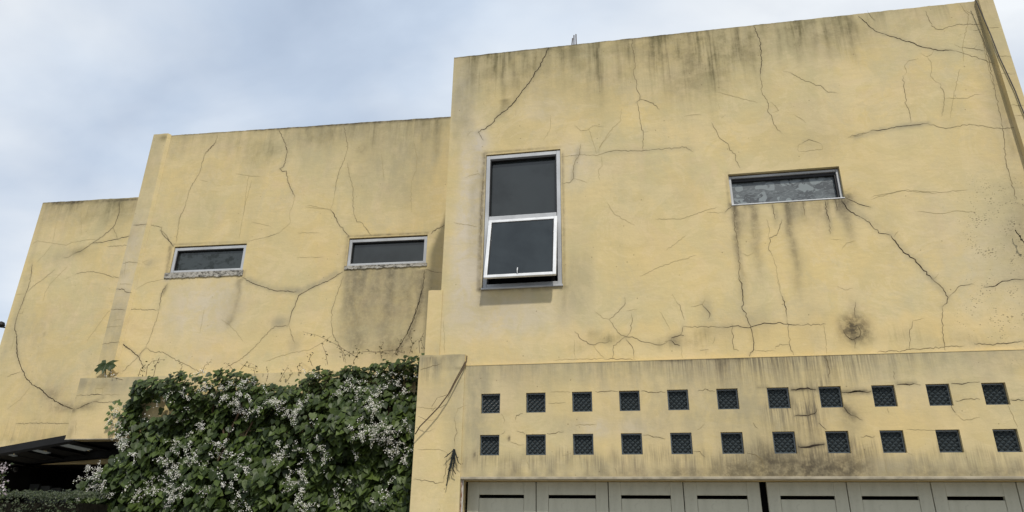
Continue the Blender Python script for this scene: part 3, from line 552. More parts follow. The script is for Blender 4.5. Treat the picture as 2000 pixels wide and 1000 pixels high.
ST.blob(SO, 765, 682, 18, 16, .45).blob(SO, 700, 668, 12, 14, .35).blob(SO, 800, 680, 10, 20, .3).blob(GR, 840, 600, 12, 60, .6).line(SO, [(828, 530), (822, 600), (800, 655), (775, 690)], .03, .5)
ST.band(GR, 300, 880, 300, 3.2, .18).drip(SO, 470, 545, .7, .03, .5).drip(SO, 462, 545, .35, .02, .3).blob(PA, 400, 600, 60, 45, .65, 3).blob(PA, 390, 700, 40, 25, .3).blob(SO, 448, 628, 5, 8, .45).blob(GR, 450, 600, 20, 30, .4)
ST.line(GR, [(485,548),(530,565),(580,568)], .05, .8).line(GR, [(585,568),(620,555),(655,535)], .05, .8).blob(GR, 545, 630, 14, 10, .8).blob(GR, 575, 670, 9, 12, .6).line(SO, [(325,560),(318,575)], .03, .5)
ST.line(SO, [(333, 482), (325, 545)], .03, .65).line(SO, [(338, 479), (484, 473)], .012, .7).line(SO, [(679, 462), (672, 525)], .02, .5).line(SO, [(680, 461), (836, 456)], .012, .7).line(SO, [(474, 545),(478,530)], .02, .5).blob(PA, 325, 543, 6, 5, .9)
ST.band(FR, 230, 620, 690, .9, .55, up=True).blob(FR, 600, 480, 60, 40, .4).blob(FR, 330, 500, 30, 60, .4).blob(FR, 360, 330, 40, 60, .25).blob(GR, 295, 515, 10, 8, .6).band(FR, 230, 340, 500, 1.5, .3)
b = MB(); halo(ST, CR_W); wall(b, -7.30, -2.10, 3.0, 7.585, YW, .2, [w1, w2], ST, .032, warp=warpW, reveal=.13)
b.v = [warpW(v) for v in b.v]
addcracks(b, YW, CR_W, 1.25); b.build('left_wall', H)
# pilaster at its left end
ST = Stain(YLP); ST.band(GR, 170, 330, 265, 5, .55).blob(PA, 240, 520, 30, 90, .5, 4).blob(GR, 215, 650, 40, 60, .6, 4).blob(MO, 320, 270, 10, 6, .8).blob(SO, 318, 268, 6, 3, .4).blob(GR, 240, 460, 20, 10, .5).blob(SO, 245, 465, 10, 5, .3).blob(SO, 235, 535, 12, 6, .3)
b = MB(); halo(ST, CR_LP); wall(b, -7.558, -7.302, 3.0, 7.60, YLP, .25, [], ST, .04); addcracks(b, YLP, CR_LP, 1.25); b.add([(-7.302, YLP, 3.0), (-7.262, YW-.001, 3.0), (-7.262, YW-.001, 7.59), (-7.302, YLP, 7.60)], [(0, 1, 2, 3)], M_PL); b.build('left_pilaster', H)  # slanted bevel strip added so the sunlit side edge shows pale
# far left block
kL = .02
ST = Stain(YL); ST.band(MO, 80, 300, 395, .6, .65).band(GR, 80, 300, 395, .9, .55).line(SO, [(105, 396), (160, 393)], .03, 1).line(SO, [(84, 396), (280, 385)], .012, .8).band(SO, 80, 280, 395, .14, .35).blob(MO, 225, 400, 25, 40, .5).blob(MO, 175, 410, 35, 20, .5)
ST.blob(SO, 125, 795, 25, 8, .55).blob(SO, 100, 770, 18, 12, .4).blob(GR, 70, 760, 70, 50, .35).blob(GR, 130, 500, 35, 12, .5).blob(MO, 155, 490, 20, 8, .45).band(DR, -20, 200, 845, .3, .2, up=True).band(FR, -20, 200, 850, .6, .6, up=True).blob(GR, 60, 650, 60, 50, .4).blob(FR, 40, 760, 30, 60, .3).line(GR,[(92,400),(30,620),(5,700)],.06,.35).blob(SO,87,653,2,2,.8).band(MO,-20,150,860,.12,.4,up=True)
b = MB(); halo(ST, CR_L); wall(b, -10.503, -7.45, 2.56, 7.13, YL, .2, [], ST, .04); addcracks(b, YL, CR_L, 1.3)
b.v = [(x, y, z-.02*(x+10.5)*max(0, (z-6.3)/.8)) for x, y, z in b.v]; b.build('far_left_wall', H)
# beam over the porch
ST = Stain(YB); ST.band(GR, 130, 300, 740, .3, .95).blob(GR, 150, 780, 12, 60, .5).blob(SO, 200, 752, 14, 5, .3).blob(SO, 165, 750, 8, 3, .3).blob(SO, 170, 795, 16, 5, .45).blob(FR, 200, 830, 60, 25, .5).line(SO, [(143,800),(200,778)], .03, .4).blob(SO, 143, 803, 4, 4, .7).blob(SO, 138, 845, 4, 14, .3).blob(SO, 188, 857, 8, 4, .4).blob(GR, 230, 760, 40, 20, .5)
b = MB(); halo(ST, CR_B); wall(b, -7.550, -2.2, 2.735, 3.545, YB, .3, [], ST, .035, rough_top=False); addcracks(b, YB, CR_B, 1.25); b.build('porch_beam', H)
b = MB(); b.cbox(-7.553, -2.2, YB-.006, YB+.012, 2.722, 2.735, M_TRIM, .002); b.build('beam_edge', H)
# right pilaster
ST = Stain(YRP); ST.band(MO, 1900, 1960, 0, .5, .4).blob(GR, 1960, 100, 20, 60, .3)
b = MB(); wall(b, 3.988, 4.132, .12, 7.32, YRP, .6, [], ST, .05); addcracks(b, YRP, CR_RP); b.build('right_pilaster', H)
# bodies of the blocks: side walls, back walls, roofs, floors
b = MB()
b.box(-2.110, -1.95, .272, 8, .12, 7.29, M_PL); b.box(3.97, 4.125, .587, 8, .12, 7.29, M_PL); b.box(-1.95, 3.97, 7.8, 8, .12, 7.29, M_PL)
b.build('side_walls', H)
b = MB(); b.box(-1.948, 3.968, .275, 7.798, 6.7, 6.9, M_TRIM); b.build('roof', H)
b = MB(); b.box(-1.948, 3.968, .275, 7.798, 3.05, 3.25, M_TRIM); b.build('floor_slab', H)
b = MB(); b.box(-7.55, -7.35, 1.757, 8, 3.0, 7.55, M_PL); b.box(-7.348, -2.112, 7.8, 8, .12, 7.3, M_PL); b.box(-10.5, -10.3, 2.802, 8, .12, 7.1, M_PL); b.box(-10.298, -7.352, 7.8, 7.99, .12, 7.0, M_PL); b.build('side_walls', H)
b = MB(); b.box(-7.348, -2.112, 1.752, 7.798, 6.8, 7.0, M_TRIM); b.box(-10.298, -7.552, 2.803, 7.798, 6.3, 6.5, M_TRIM); b.build('roof', H)
M_PORCH = simple('porch_shade_brown', (.022, .02, .016), .9, .1, 0, .4, 3)  # near-black brown stands in for the porch's deep shade
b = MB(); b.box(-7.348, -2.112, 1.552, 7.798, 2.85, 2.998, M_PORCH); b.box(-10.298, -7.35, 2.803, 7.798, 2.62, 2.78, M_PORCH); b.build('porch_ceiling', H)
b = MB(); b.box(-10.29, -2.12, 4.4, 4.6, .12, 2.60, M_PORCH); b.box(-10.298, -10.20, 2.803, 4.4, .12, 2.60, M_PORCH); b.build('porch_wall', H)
b = MB(); b.cbox(-10.5, -10.2, 2.602, 2.80, .12, 2.558, M_PL, .01); b.build('porch_column', H)
# three stubs of reinforcing bar on the roof
for px, y0, y1, lean in ((1116.5, 92, 75, .012), (1121, 92, 69, .0), (1125.5, 92, 67, -.004)):
    p = P(px, y0, .12); q = P(px, y1, .12); b = MB(); b.tube([(p.x-lean, .12, 7.25), (p.x, .12, p.z), (q.x+lean, .12, q.z)], .008, simple('bar_steel', (.12, .10, .09), .8, .2), 6); b.build('reinforcing_bar', H)

# ------------------------------------------------------------------ windows
def frame(mb, x0, x1, z0, z1, t, y0, y1, m, tb=None, tt=None):
    tb = tb or t; tt = tt or t; c = .004
    mb.cbox(x0, x0+t, y0, y1, z0, z1, m, c); mb.cbox(x1-t, x1, y0, y1, z0, z1, m, c)
    mb.cbox(x0+t, x1-t, y0+.002, y1, z0, z0+tb, m, c); mb.cbox(x0+t, x1-t, y0+.002, y1, z1-tt, z1, m, c)
# tall window with an open top-hung sash
x0, x1, z0, z1 = mw; zm = 4.985
b = MB(); frame(b, x0+.004, x1-.004, z0+.004, z1-.014, .046, YM+.008, YM+.09, M_ALU); b.cbox(x0+.054, x1-.054, YM+.004, YM+.09, zm-.028, zm+.022, M_ALU, .004)
b.box(x0+.054, x0+.062, YM+.012, YM+.088, zm+.022, z1-.064, M_RUBBER); b.box(x1-.062, x1-.054, YM+.012, YM+.088, zm+.022, z1-.064, M_RUBBER); b.box(x0+.062, x1-.062, YM+.012, YM+.088, z1-.084, z1-.064, M_RUBBER)
W = b.build('window', H, label='tall window with a fixed upper pane and an open lower sash')
b = MB(); b.box(x0+.054, x1-.054, YM+.060, YM+.066, zm+.022, z1-.064, M_GL); b.build('pane', W)
b = MB(); b.cbox(x0-.008, x1+.008, YM-.022, YM+.03, z0-.018, z0+.003, M_ALU, .004); b.build('sill', W)
b = MB(); b.box(x0+.02, x1-.02, YM+.10, YM+.12, z0, zm, M_DARK); b.build('unlit_room_sheet', W)  # black sheet stands in for the unlit room behind the sash
# the sash hangs from its top rail and swings out
hz, hy = 4.950, YM-.004; Ls = .782; ang = math.asin(.172/Ls)
def swing(v):
    y, z = v[1]-hy, v[2]-hz
    return (v[0], hy+y*math.cos(ang)+z*math.sin(ang), hz-y*math.sin(ang)+z*math.cos(ang))
sx0, sx1 = -1.592, -.806
b = MB(); frame(b, sx0, sx1, hz-Ls, hz, .036, hy-.012, hy+.022, M_ALUB); sash = b.build('sash', W, warp=swing)
# the pane, gasket and latch belong to the sash's own mesh at this depth of the tree
b = MB(); b.box(sx0+.036, sx1-.036, hy+.002, hy+.008, hz-Ls+.036, hz-.036, M_GL)
b.box(sx0+.042, sx0+.048, hy-.006, hy+.002, hz-Ls+.042, hz-.042, M_RUBBER); b.box(sx1-.048, sx1-.042, hy-.006, hy+.002, hz-Ls+.042, hz-.042, M_RUBBER)
b.build('sash_pane', W, warp=swing)
b = MB(); b.tube([(-1.222, hy-.016, hz-Ls+.035), (-1.222, hy-.03, hz-Ls+.06), (-1.222, hy-.02, hz-Ls+.10)], .006, M_ALUB); b.build('latch', W, warp=swing)
for xx in (sx0+.015, sx1-.015):
    p = swing((xx, hy+.02, hz-.45)); b = MB(); b.tube([(xx, YM+.05, 4.38), p], .006, M_ALU); b.build('stay', W)
# strip window with patterned glass
x0, x1, z0, z1 = sw
b = MB(); frame(b, x0+.004, x1-.004, z0+.004, z1-.012, .027, YM+.036, YM+.10, M_ALU, tb=.018); b.box(x0+.038, x1-.038, YM+.055, YM+.098, z1-.075, z1-.05, M_RUBBER); b.box(x1-.05, x1-.038, YM+.05, YM+.098, z0+.026, z1-.075, M_RUBBER)
W = b.build('window', H, label='narrow strip window with pale patterned film behind the glass')
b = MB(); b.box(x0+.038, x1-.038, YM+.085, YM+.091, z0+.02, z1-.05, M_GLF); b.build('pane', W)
b = MB(); b.cbox(x0, x1, YM-.006, YM+.03, z0-.008, z0+.005, M_ALU, .003); b.build('sill', W)
# the two strip windows of the left block
for (x0, x1, z0, z1), gm, lb in ((w1, M_GLT, 'narrow strip window with a tree reflection painted on the glass and a broad peeling sill'), (w2, M_GL, 'narrow strip window with plain dark glass above streaked render')):
    b = MB(); frame(b, x0+.004, x1-.004, z0+.004, z1-.020, .044, YW+.012, YW+.10, M_ALU, tb=.040); b.box(x0+.048, x1-.048, YW+.03, YW+.098, z1-.078, z1-.064, M_RUBBER); b.box(x0+.048, x0+.058, YW+.03, YW+.098, z0+.044, z1-.078, M_RUBBER)
    W = b.build('window', H, warp=warpW, label=lb)
    b = MB(); b.box(x0+.048, x1-.048, YW+.06, YW+.066, z0+.044, z1-.064, gm); b.build('pane', W, warp=warpW)
    b = MB(); hh = .085 if gm is M_GLT else .05; xs = lines(x0-.06 if gm is M_GLT else x0-.02, x1+.02, .02); r_ = random.Random(3)
    top = z0+.002; vs = []; fs = []
    for i, x in enumerate(xs):
        zb = top-hh+.012*mnoise.noise((x*9, 1, 0))+.006*r_.uniform(-1, 1); yo = YW-.016+.006*mnoise.noise((x*14, 4, 2))
        vs += [(x, YW+.012, top), (x, yo, top), (x, yo+.002, (top+zb)/2), (x, yo, zb), (x, YW+.003, zb-.004)]
        if i: k = 5*i; fs += [(k-5+j, k+j, k+j+1, k-4+j) for j in range(4)]
    fs = [f[::-1] for f in fs]; fs += [(0, 1, 2, 3, 4), tuple(range(len(vs)-5, len(vs)))[::-1]]
    b.add(vs, fs, M_SILL); b.build('sill', W, warp=warpW)

# ------------------------------------------------------------------ garage doors
YG = .20
edges = [(-1.765, -1.072), (-1.064, -.362), (-.354, .352), (.360, 1.056), (1.120, 1.822), (1.829, 2.536), (2.543, 3.236), (3.244, 3.95)]
b = MB(); b.box(-1.80, 3.97, .262, .27, .13, 2.13, M_DARK); b.build('garage_shadow_board', H)
b = MB(); b.box(-1.79, 3.97, .162, .262, 2.121, 2.149, M_PL); b.box(3.97, 3.986, .0, .60, .12, 3.26, M_PL); b.build('garage_lintel', H)
b = MB(); b.cbox(-1.788, -1.770, .03, .05, .12, 2.124, M_POST, .002); b.build('door_post', H)
b = MB(); b.tube([(-1.783+.004*math.sin(i*2.1), .016, .12+i*.1) for i in range(21)], .007, M_RUST, 6); b.build('rusty_pipe', H)
gp = None
for i, (a, c) in enumerate(edges):
    wd = c-a
    if i == 0 or abs(wd-wprev) > 1e-9:
        st = .118 if i < 4 else .112
        f = MB(); f.cbox(0, st, 0, .04, .14, 2.116, M_DOOR, .003); f.cbox(wd-st, wd, 0, .04, .14, 2.116, M_DOOR, .003); f.cbox(st, wd-st, .0005, .04, 1.995, 2.116, M_DOOR, .003); f.cbox(st, wd-st, .0005, .04, .14, .30, M_DOOR, .003)
        inn = MB(); inn.cbox(st+.002, wd-st-.002, .006, .034, .302, 1.962, M_DOOR, .002)
        d = f.build('garage_door_panel', H); ii = inn.build('inset_board', d)
        for m_ in (d.data, ii.data):
            for v in m_.vertices: v.co += Vector(PB(H))
    d.location = Vector((a, YG, 0))-PB(H); wprev = wd

# ------------------------------------------------------------------ canopy by the porch
M_CAN = simple('black_canopy_sheet', (.012, .012, .012), .6, .2, 0, .3, 6); M_SKYL = Mat('frosted_roof_sheet', .6, .3)
M_SKYL.col((.5, .55, .58)); M_SKYL.b.inputs['Transmission Weight'].default_value = 0
def trl():
    m = bpy.data.materials.new('translucent_roof_sheet'); m.use_nodes = True; t = m.node_tree; bs = t.nodes['Principled BSDF']
    bs.inputs['Base Color'].default_value = (.34, .35, .34, 1); tr = t.nodes.new('ShaderNodeBsdfTranslucent'); tr.inputs[0].default_value = (.36, .38, .38, 1)
    mixn = t.nodes.new('ShaderNodeMixShader'); mixn.inputs[0].default_value = .6; t.links.new(bs.outputs[0], mixn.inputs[1]); t.links.new(tr.outputs[0], mixn.inputs[2]); t.links.new(mixn.outputs[0], t.nodes['Material Output'].inputs[0]); return m
M_TR = trl()
K = empty('porch_canopy', (-8.6, 2.0, 2.8), 'black lean-to canopy with pale translucent strips under the far left wall', 'canopy')
yf, yb = 1.70, 2.585
def zc(x): return 2.84+(x+7.95)*.15
def slab(mb, xa, xb, y0, y1, dz0, dz1, m):
    mb.add([(xa, y0, zc(xa)+dz0), (xb, y0, zc(xb)+dz0), (xb, y1, zc(xb)+dz0-.03), (xa, y1, zc(xa)+dz0-.03), (xa, y0, zc(xa)+dz1), (xb, y0, zc(xb)+dz1), (xb, y1, zc(xb)+dz1-.03), (xa, y1, zc(xa)+dz1-.03)],
           [(0, 3, 2, 1), (4, 5, 6, 7), (0, 1, 5, 4), (1, 2, 6, 5), (2, 3, 7, 6), (3, 0, 4, 7)], m)
strips = [(-8.19, -8.05), (-8.62, -8.53), (-8.98, -8.91)]; ends = [2.35, 2.12, 1.95]
b = MB(); cuts = [-9.8]+[v for s_ in strips[::-1] for v in s_]+[-7.57]
for i in range(0, len(cuts), 2): slab(b, cuts[i], cuts[i+1], yf+.03, yb, -.072, -.060, M_CAN)
b.build('roof_sheet', K)
for (a, c), e in zip(strips, ends):
    b = MB(); slab(b, a+.001, c-.001, yf+.03, e, -.070, -.062, M_TR); b.build('translucent_strip', K)
    b = MB(); slab(b, a+.001, c-.001, e+.001, yb, -.072, -.060, M_CAN); b.build('roof_sheet', K)
b = MB(); slab(b, -9.8, -7.57, yf, yf+.03, -.085, .012, M_CAN); b.build('fascia_board', K)
for x in (-9.3, -8.66, -8.30, -7.9): b = MB(); slab(b, x, x+.04, yf+.05, yb-.1, -.10, -.073, M_CAN); b.build('rafter', K)
b = MB(); b.add([(-9.8, 2.48, 2.50), (-7.57, 2.48, 2.648), (-7.57, 2.584, 2.648), (-9.8, 2.584, 2.50), (-9.8, 2.48, zc(-9.8)-.10), (-7.57, 2.48, zc(-7.57)-.10), (-7.57, 2.584, zc(-7.57)-.10), (-9.8, 2.584, zc(-9.8)-.10)], [(0, 3, 2, 1), (4, 5, 6, 7), (0, 1, 5, 4), (1, 2, 6, 5), (2, 3, 7, 6), (3, 0, 4, 7)], M_CAN); b.build('ledger', K)
for x in (-9.70,): b = MB(); b.cbox(x, x+.06, yf+.05, yf+.11, .12, zc(x)-.1, M_CAN, .004); b.build('post', K)

# ------------------------------------------------------------------ things in the porch
M_GREYP = simple('grey_fibre_board', (.07, .075, .072), .8, .2, 0, .3, 5)
p = P(90, 960, 3.6); b = MB()
for i in range(4): b.cbox(p.x-.30+i*.20, p.x-.12+i*.20, 3.55+.02*i, 3.60+.02*i, .13, p.z+.12-.03*i, M_GREYP, .005)
tag(b.build('board_stack'), 'grey boards leaning side by side in the dark porch', 'boards')
p = P(32, 908, 3.2); b = MB()
b.tube([(p.x, 3.2, p.z+.10), (p.x, 3.2, 2.62)], .006, M_DARK); lr = [(0, .13), (.03, .12), (.05, .08), (.075, .02), (.08, -.04), (.07, -.09), (.04, -.12), (0, -.125)]
def lathe(mb, c, prof, m, seg=14):
    vs = [(c[0]+r*math.cos(2*math.pi*k/seg), c[1]+r*math.sin(2*math.pi*k/seg), c[2]+z) for r, z in prof for k in range(seg)]
    mb.add(vs, [(i*seg+k, i*seg+(k+1) % seg, (i+1)*seg+(k+1) % seg, (i+1)*seg+k) for i in range(len(prof)-1) for k in range(seg)], m)
b2 = MB(); lathe(b2, (p.x, 3.2, p.z), [(r*.8, z) for r, z in lr], simple('smoky_lamp_glass', (.03, .03, .03), .1, .6))
ln = empty('hanging_lamp', (p.x, 3.2, p.z+.13), 'small glass lamp hanging in the dark porch at far left', 'lamp'); b.build('cord', ln); b2.build('lamp_shade', ln, smooth=True)
b3 = MB(); lathe(b3, (p.x, 3.1199, p.z), [(.001, .09), (.015, .07), (.018, 0), (.014, -.05), (.001, -.08)], M_ALUB, 10); b3.build('lamp_tube', ln, smooth=True)
# bracket at the left edge of the house
p = P(-2, 637, 2.66); b = MB(); q = P(9, 640, 2.66)
b.tube([(-10.50, 2.7, q.z), (p.x-.1, 2.7, p.z+.01)], .012, M_RUBBER, 8); lathe(b, (p.x-.02, 2.7, p.z+.03), [(.0, .07), (.05, .05), (.07, .0), (.05, -.03), (0, -.035)], M_RUBBER)
tag(b.build('wall_bracket'), 'small black bracket sticking out of the left edge of the house', 'bracket')
# cable crossing the right pilaster
pts = [(1904, -4, -.03), (1918, 28, -.03), (1935, 68, -.03), (1952, 112, -.03), (1970, 150, -.03), (1983, 178, -.03), (1993, 205, -.03), (2012, 250, -.03)]
b = MB(); b.tube([P(*q) for q in pts], .006, simple('grey_cable', (.07, .065, .06), .7, .2), 6); tag(b.build('cable'), 'thin dark cable slanting down the right pilaster', 'cable')
# dark berries / twig at the right edge
b = MB(); tw = [P(1983, 449, .0), P(1986, 455, -.01), P(1992, 461, -.01), P(1995, 468, -.02), P(2002, 475, -.02)]; b.tube(tw, .004, M_DARK, 5)
M_BERRY = simple('dried_seed_head', (.05, .04, .022), .8)
for q, r in ((tw[1], .006), (tw[2], .010), (tw[3], .011), (tw[4], .010)): lathe(b, q, [(0, r), (r*.8, r*.5), (r, 0), (r*.8, -r*.5), (0, -r)], M_BERRY, 8)
tag(b.build('seed_pod_twig'), 'tiny dark twig with round pods against the speckled right wall edge', 'twig')

# ------------------------------------------------------------------ plants
def leafmat(name, c1, c2, c3, sc=3.5, trans=.25):
    m = Mat(name, .5, .3)
    oi = m.n('ShaderNodeAttribute', attribute_name='tone'); n = m.noise(sc, 4)
    c = m.mix(m.ramp(oi.outputs['Fac'], 0, 1), c1, c2); c = m.mix(m.ramp(n, .45, .7, 0, .7), c, c3)
    m.col(c); t = m.n('ShaderNodeBsdfTranslucent'); m.put(t.inputs[0], m.mix(.5, c, (.12, .17, .03))); mx_ = m.n('ShaderNodeMixShader'); mx_.inputs[0].default_value = trans
    m.t.links.new(m.b.outputs[0], mx_.inputs[1]); m.t.links.new(t.outputs[0], mx_.inputs[2]); m.t.links.new(mx_.outputs[0], m.t.nodes['Material Output'].inputs[0]); return m.m
M_LEAF = leafmat('vine_leaf', (.015, .027, .006), (.072, .106, .020), (.030, .050, .011), trans=.18)
M_HEDGE = leafmat('hedge_leaf', (.018, .026, .010), (.045, .060, .022), (.03, .04, .015), 5, .12)
def petal(name, c1, c2):
    m = Mat(name, .7, .2); oi = m.n('ShaderNodeAttribute', attribute_name='tone'); m.col(m.mix(oi.outputs['Fac'], c1, c2)); return m.m
M_PET = petal('white_petal', (.46, .44, .39), (.80, .79, .74)); M_STEM = simple('brown_stem', (.09, .06, .035), .8)
M_GSTEM = simple('green_shoot', (.10, .11, .04), .7)
HEART = [(0, 0, 0), (.30, .10, .03), (.48, -.16, .05), (.40, -.50, .02), (0, -1.0, -.10), (-.40, -.50, .02), (-.48, -.16, .05), (-.30, .10, .03), (0, -.45, -.06)]
HF = [(0, 1, 2, 8), (8, 2, 3, 4), (0, 8, 6, 7), (8, 4, 5, 6)]
OV = [(0, 0, 0), (.28, -.35, .05), (0, -1, -.04), (-.28, -.35, .05)]; OF = [(0, 1, 2), (0, 2, 3)]
class Fol:
    def __init__(s): s.v = []; s.f = []; s.t = []
    def leaf(s, p, size, nrm, roll, shape=HEART, faces=HF, tone=None):
        nrm = nrm.normalized(); d = Vector((0, 0, 1)); yv = (d-nrm*d.dot(nrm))
        if yv.length < .05: yv = Vector((0, 1, 0))-nrm*nrm.y
        yv.normalize(); xv = yv.cross(nrm); c, sn = math.cos(roll), math.sin(roll); xv, yv = xv*c+yv*sn, yv*c-xv*sn
        o = len(s.v); s.v += [tuple(p+(xv*a+yv*b_+nrm*c_)*size) for a, b_, c_ in shape]; s.f += [tuple(i+o for i in q) for q in faces]; tn = rnd.random() if tone is None else tone; s.t += [tn]*len(shape)
    def build(s, name, m, parent=None):
        base = PB(parent) if parent else Vector(); me = bpy.data.meshes.new(name); me.from_pydata([(x-base.x, y-base.y, z-base.z) for x, y, z in s.v], [], s.f); me.materials.append(m)
        at = me.attributes.new('tone', 'FLOAT', 'POINT'); at.data.foreach_set('value', s.t); me.update()
        o = bpy.data.objects.new(name, me); COL.objects.link(o)
        if parent: o.parent = parent
        return o
    def flower(s, p, r):
        n = Vector((rnd.gauss(0, .6), -1, rnd.gauss(.4, .6))).normalized(); a = n.orthogonal().normalized(); b_ = n.cross(a); o = len(s.v); k = 5; an0 = rnd.random()*6
        s.v.append(tuple(p)); 
        for i in range(k):
            for da, rr in ((-.42, .8), (0, 1.0), (.42, .8)):
                an = an0+2*math.pi*i/k+da; s.v.append(tuple(p+(a*math.cos(an)+b_*math.sin(an))*r*rr+n*r*.35))
        tn = rnd.random()
        s.t += [tn]*(1+3*k); s.f += [(o, o+1+3*i, o+2+3*i, o+3+3*i) for i in range(k)]
def inpoly(x, y, poly):
    c = False; n = len(poly)
    for i in range(n):
        (x1, y1), (x2, y2) = poly[i], poly[i-1]
        if (y1 > y) != (y2 > y) and x < (x2-x1)*(y-y1)/(y2-y1)+x1: c = not c
    return c
# outline of the vine on its own plane (metres), from the survey
YV = .95
def V2(px, py): p = P(px, py, YV); return (p.x, p.z)
vout = [V2(*q) for q in [(240,742),(290,732),(335,745),(362,728),(400,726),(440,722),(470,722),(500,745),(540,752),(575,745),(600,722),(640,712),(700,708),(745,700),(790,702),(835,690),(850,760),(850,1010)]]
vout = vout + [(-2.28, 0.15), (-6.7, .15), V2(128, 1010), V2(138, 975), V2(158, 942), V2(190,918), V2(212, 898), V2(232, 880), V2(232, 850), V2(219, 835), V2(221, 805), V2(236,770)]
zx = [p[0] for p in vout]; zz = [p[1] for p in vout]
def depth(x, z):     # front of the foliage: bulges and hollows
    return YV-.16*mnoise.noise((x*1.3, z*1.6, 0))*1.6-.10*mnoise.noise((x*3.4, z*3.4, 5))
gap_c = V2(293, 790)
VN = empty('flowering_vine', (-4.5, 1.1, .12), 'dense dark green climbing vine with sprays of small white flowers beside the pier', 'vine')
F = Fol(); n = 0
while n < 19000:
    x = rnd.uniform(min(zx), max(zx)); z = rnd.uniform(min(zz), max(zz))
    if z < 1.3 and rnd.random() < .6: continue
    if not inpoly(x+.03*mnoise.noise((x*9, z*9, 1)), z+.05*mnoise.noise((x*6, 0, 2)), vout): continue
    gx, gz = (x-gap_c[0])/.30, (z-gap_c[1])/.16
    if gx*gx+gz*gz < 1 and rnd.random() < .965: continue
    lay = rnd.random()**1.6
    hollow = mnoise.noise((x*2.3+4, z*2.6, 9))
    if hollow < -.14 and lay < .55 and rnd.random() < .85: continue
    y = depth(x, z)+lay*.36
    if y > 1.20: y = 1.20-rnd.random()*.05
    topd = max(0, 1-(3.38-z)/.4)
    nr = Vector((rnd.gauss(0, .38), -1, .55+rnd.gauss(0, .38)+topd*.3))
    sz = rnd.uniform(.052, .108)*(1 if z > 2.6 else 1.15)*(.8 if z > 3.25 else 1)
    F.leaf(Vector((x, y, z)), sz, nr, rnd.gauss(0, .45), tone=min(1, max(0, rnd.gauss(.45, .28)))); n += 1
for _ in range(46):
    px, py = rnd.uniform(204, 240), rnd.uniform(782, 862)
    if px < 214 and (py < 800 or py > 835): continue
    F.leaf(P(px, py, YV+.12+rnd.random()*.1), rnd.uniform(.04, .07), Vector((rnd.gauss(0, .5), -1, .5)), rnd.gauss(0, .6), tone=rnd.uniform(.6, 1))
F.build('foliage', M_LEAF, VN)
# flower sprays: where the photograph shows them
sprays = [(480,745,34,12),(440,775,26,24),(470,775,26,26),(410,735,22,10),(372,775,20,12),(380,830,26,18),(470,800,20,30),(560,790,26,26),(548,785,20,16),(600,800,20,22),(590,815,18,20),(620,735,24,10),(690,745,30,16),(705,760,24,16),(740,775,24,30),(735,800,26,26),(745,840,44,30),(765,860,34,30),(725,850,22,24),(775,880,26,24),(785,900,20,16),
 (330,740,16,8),(360,870,28,22),(370,900,30,16),(330,905,20,14),(350,920,28,18),(440,870,22,16),(450,890,22,16),(480,900,16,12),(430,905,16,12),(490,920,24,14),(560,880,28,16),(550,890,22,20),(600,890,26,16),(650,890,22,12),(575,915,22,10),(240,850,22,14),(245,870,24,22),(258,890,22,14),(255,862,12,12),(215,812,18,16),(225,828,12,10),
 (195,925,34,22),(180,940,24,18),(175,915,18,10),(210,945,22,12),(290,960,28,22),(270,945,18,10),(330,975,20,24),(345,990,20,20),(155,985,14,12),(225,975,14,8),(340,945,26,18),(470,965,28,26),(490,985,20,20),(585,930,24,26),(590,960,20,20),(595,985,28,24),(700,885,16,10),(765,965,14,16),(740,990,14,10),(640,870,14,10),(790,760,20,16),(770,735,24,10),(800,830,10,14),
 (415,760,20,18),(500,800,18,20),(520,770,14,10),(655,965,10,8),(690,935,10,8),(660,765,12,10),(800,740,12,14),(740,730,26,8),(640,715,18,6),(810,880,10,20),(420,955,12,16),(370,960,16,20)]
FL = Fol(); SM = MB()
def spray(FL, SM, cx, cy, rx, ry, Yc, dens=1.0):
    m = max(2, int(rx*ry/70*dens))
    for _ in range(m):
        px = cx+rnd.gauss(0, rx*.42); py = cy+rnd.gauss(0, ry*.42); p = P(px, py, Yc)
        if px > 262 and not inpoly(p.x, p.z+.03, vout): continue
        p.y = depth(p.x, p.z)-rnd.uniform(.0, .10)
        drc = Vector((rnd.gauss(0, 1), -.4, rnd.gauss(.1, .8))).normalized(); ln = rnd.uniform(.06, .15)
        pts = [p+drc*ln*t+Vector((0, 0, -.03*t*t)) for t in (0, .33, .66, 1)]
        SM.tube(pts, .0022, M_GSTEM, 3)
        for k in range(rnd.randint(15, 27)):
            t = rnd.random(); q = p+drc*ln*t+Vector((rnd.gauss(0, .013), rnd.gauss(-.006, .012), rnd.gauss(0, .013)-.03*t*t)); FL.flower(q, rnd.uniform(.0035, .0082))
for s_ in sprays: spray(FL, SM, *s_, YV)
for _ in range(40):
    x = rnd.uniform(-6.6, -2.4); z = rnd.uniform(.3, 3.3); 
    if not inpoly(x, z, vout): continue
    p = Vector((x, depth(x, z)-.05, z))
    for k in range(rnd.randint(4, 12)): FL.flower(p+Vector((rnd.gauss(0, .025), rnd.gauss(0, .02), rnd.gauss(0, .025))), rnd.uniform(.005, .010))
FL.build('flowers', M_PET, VN)
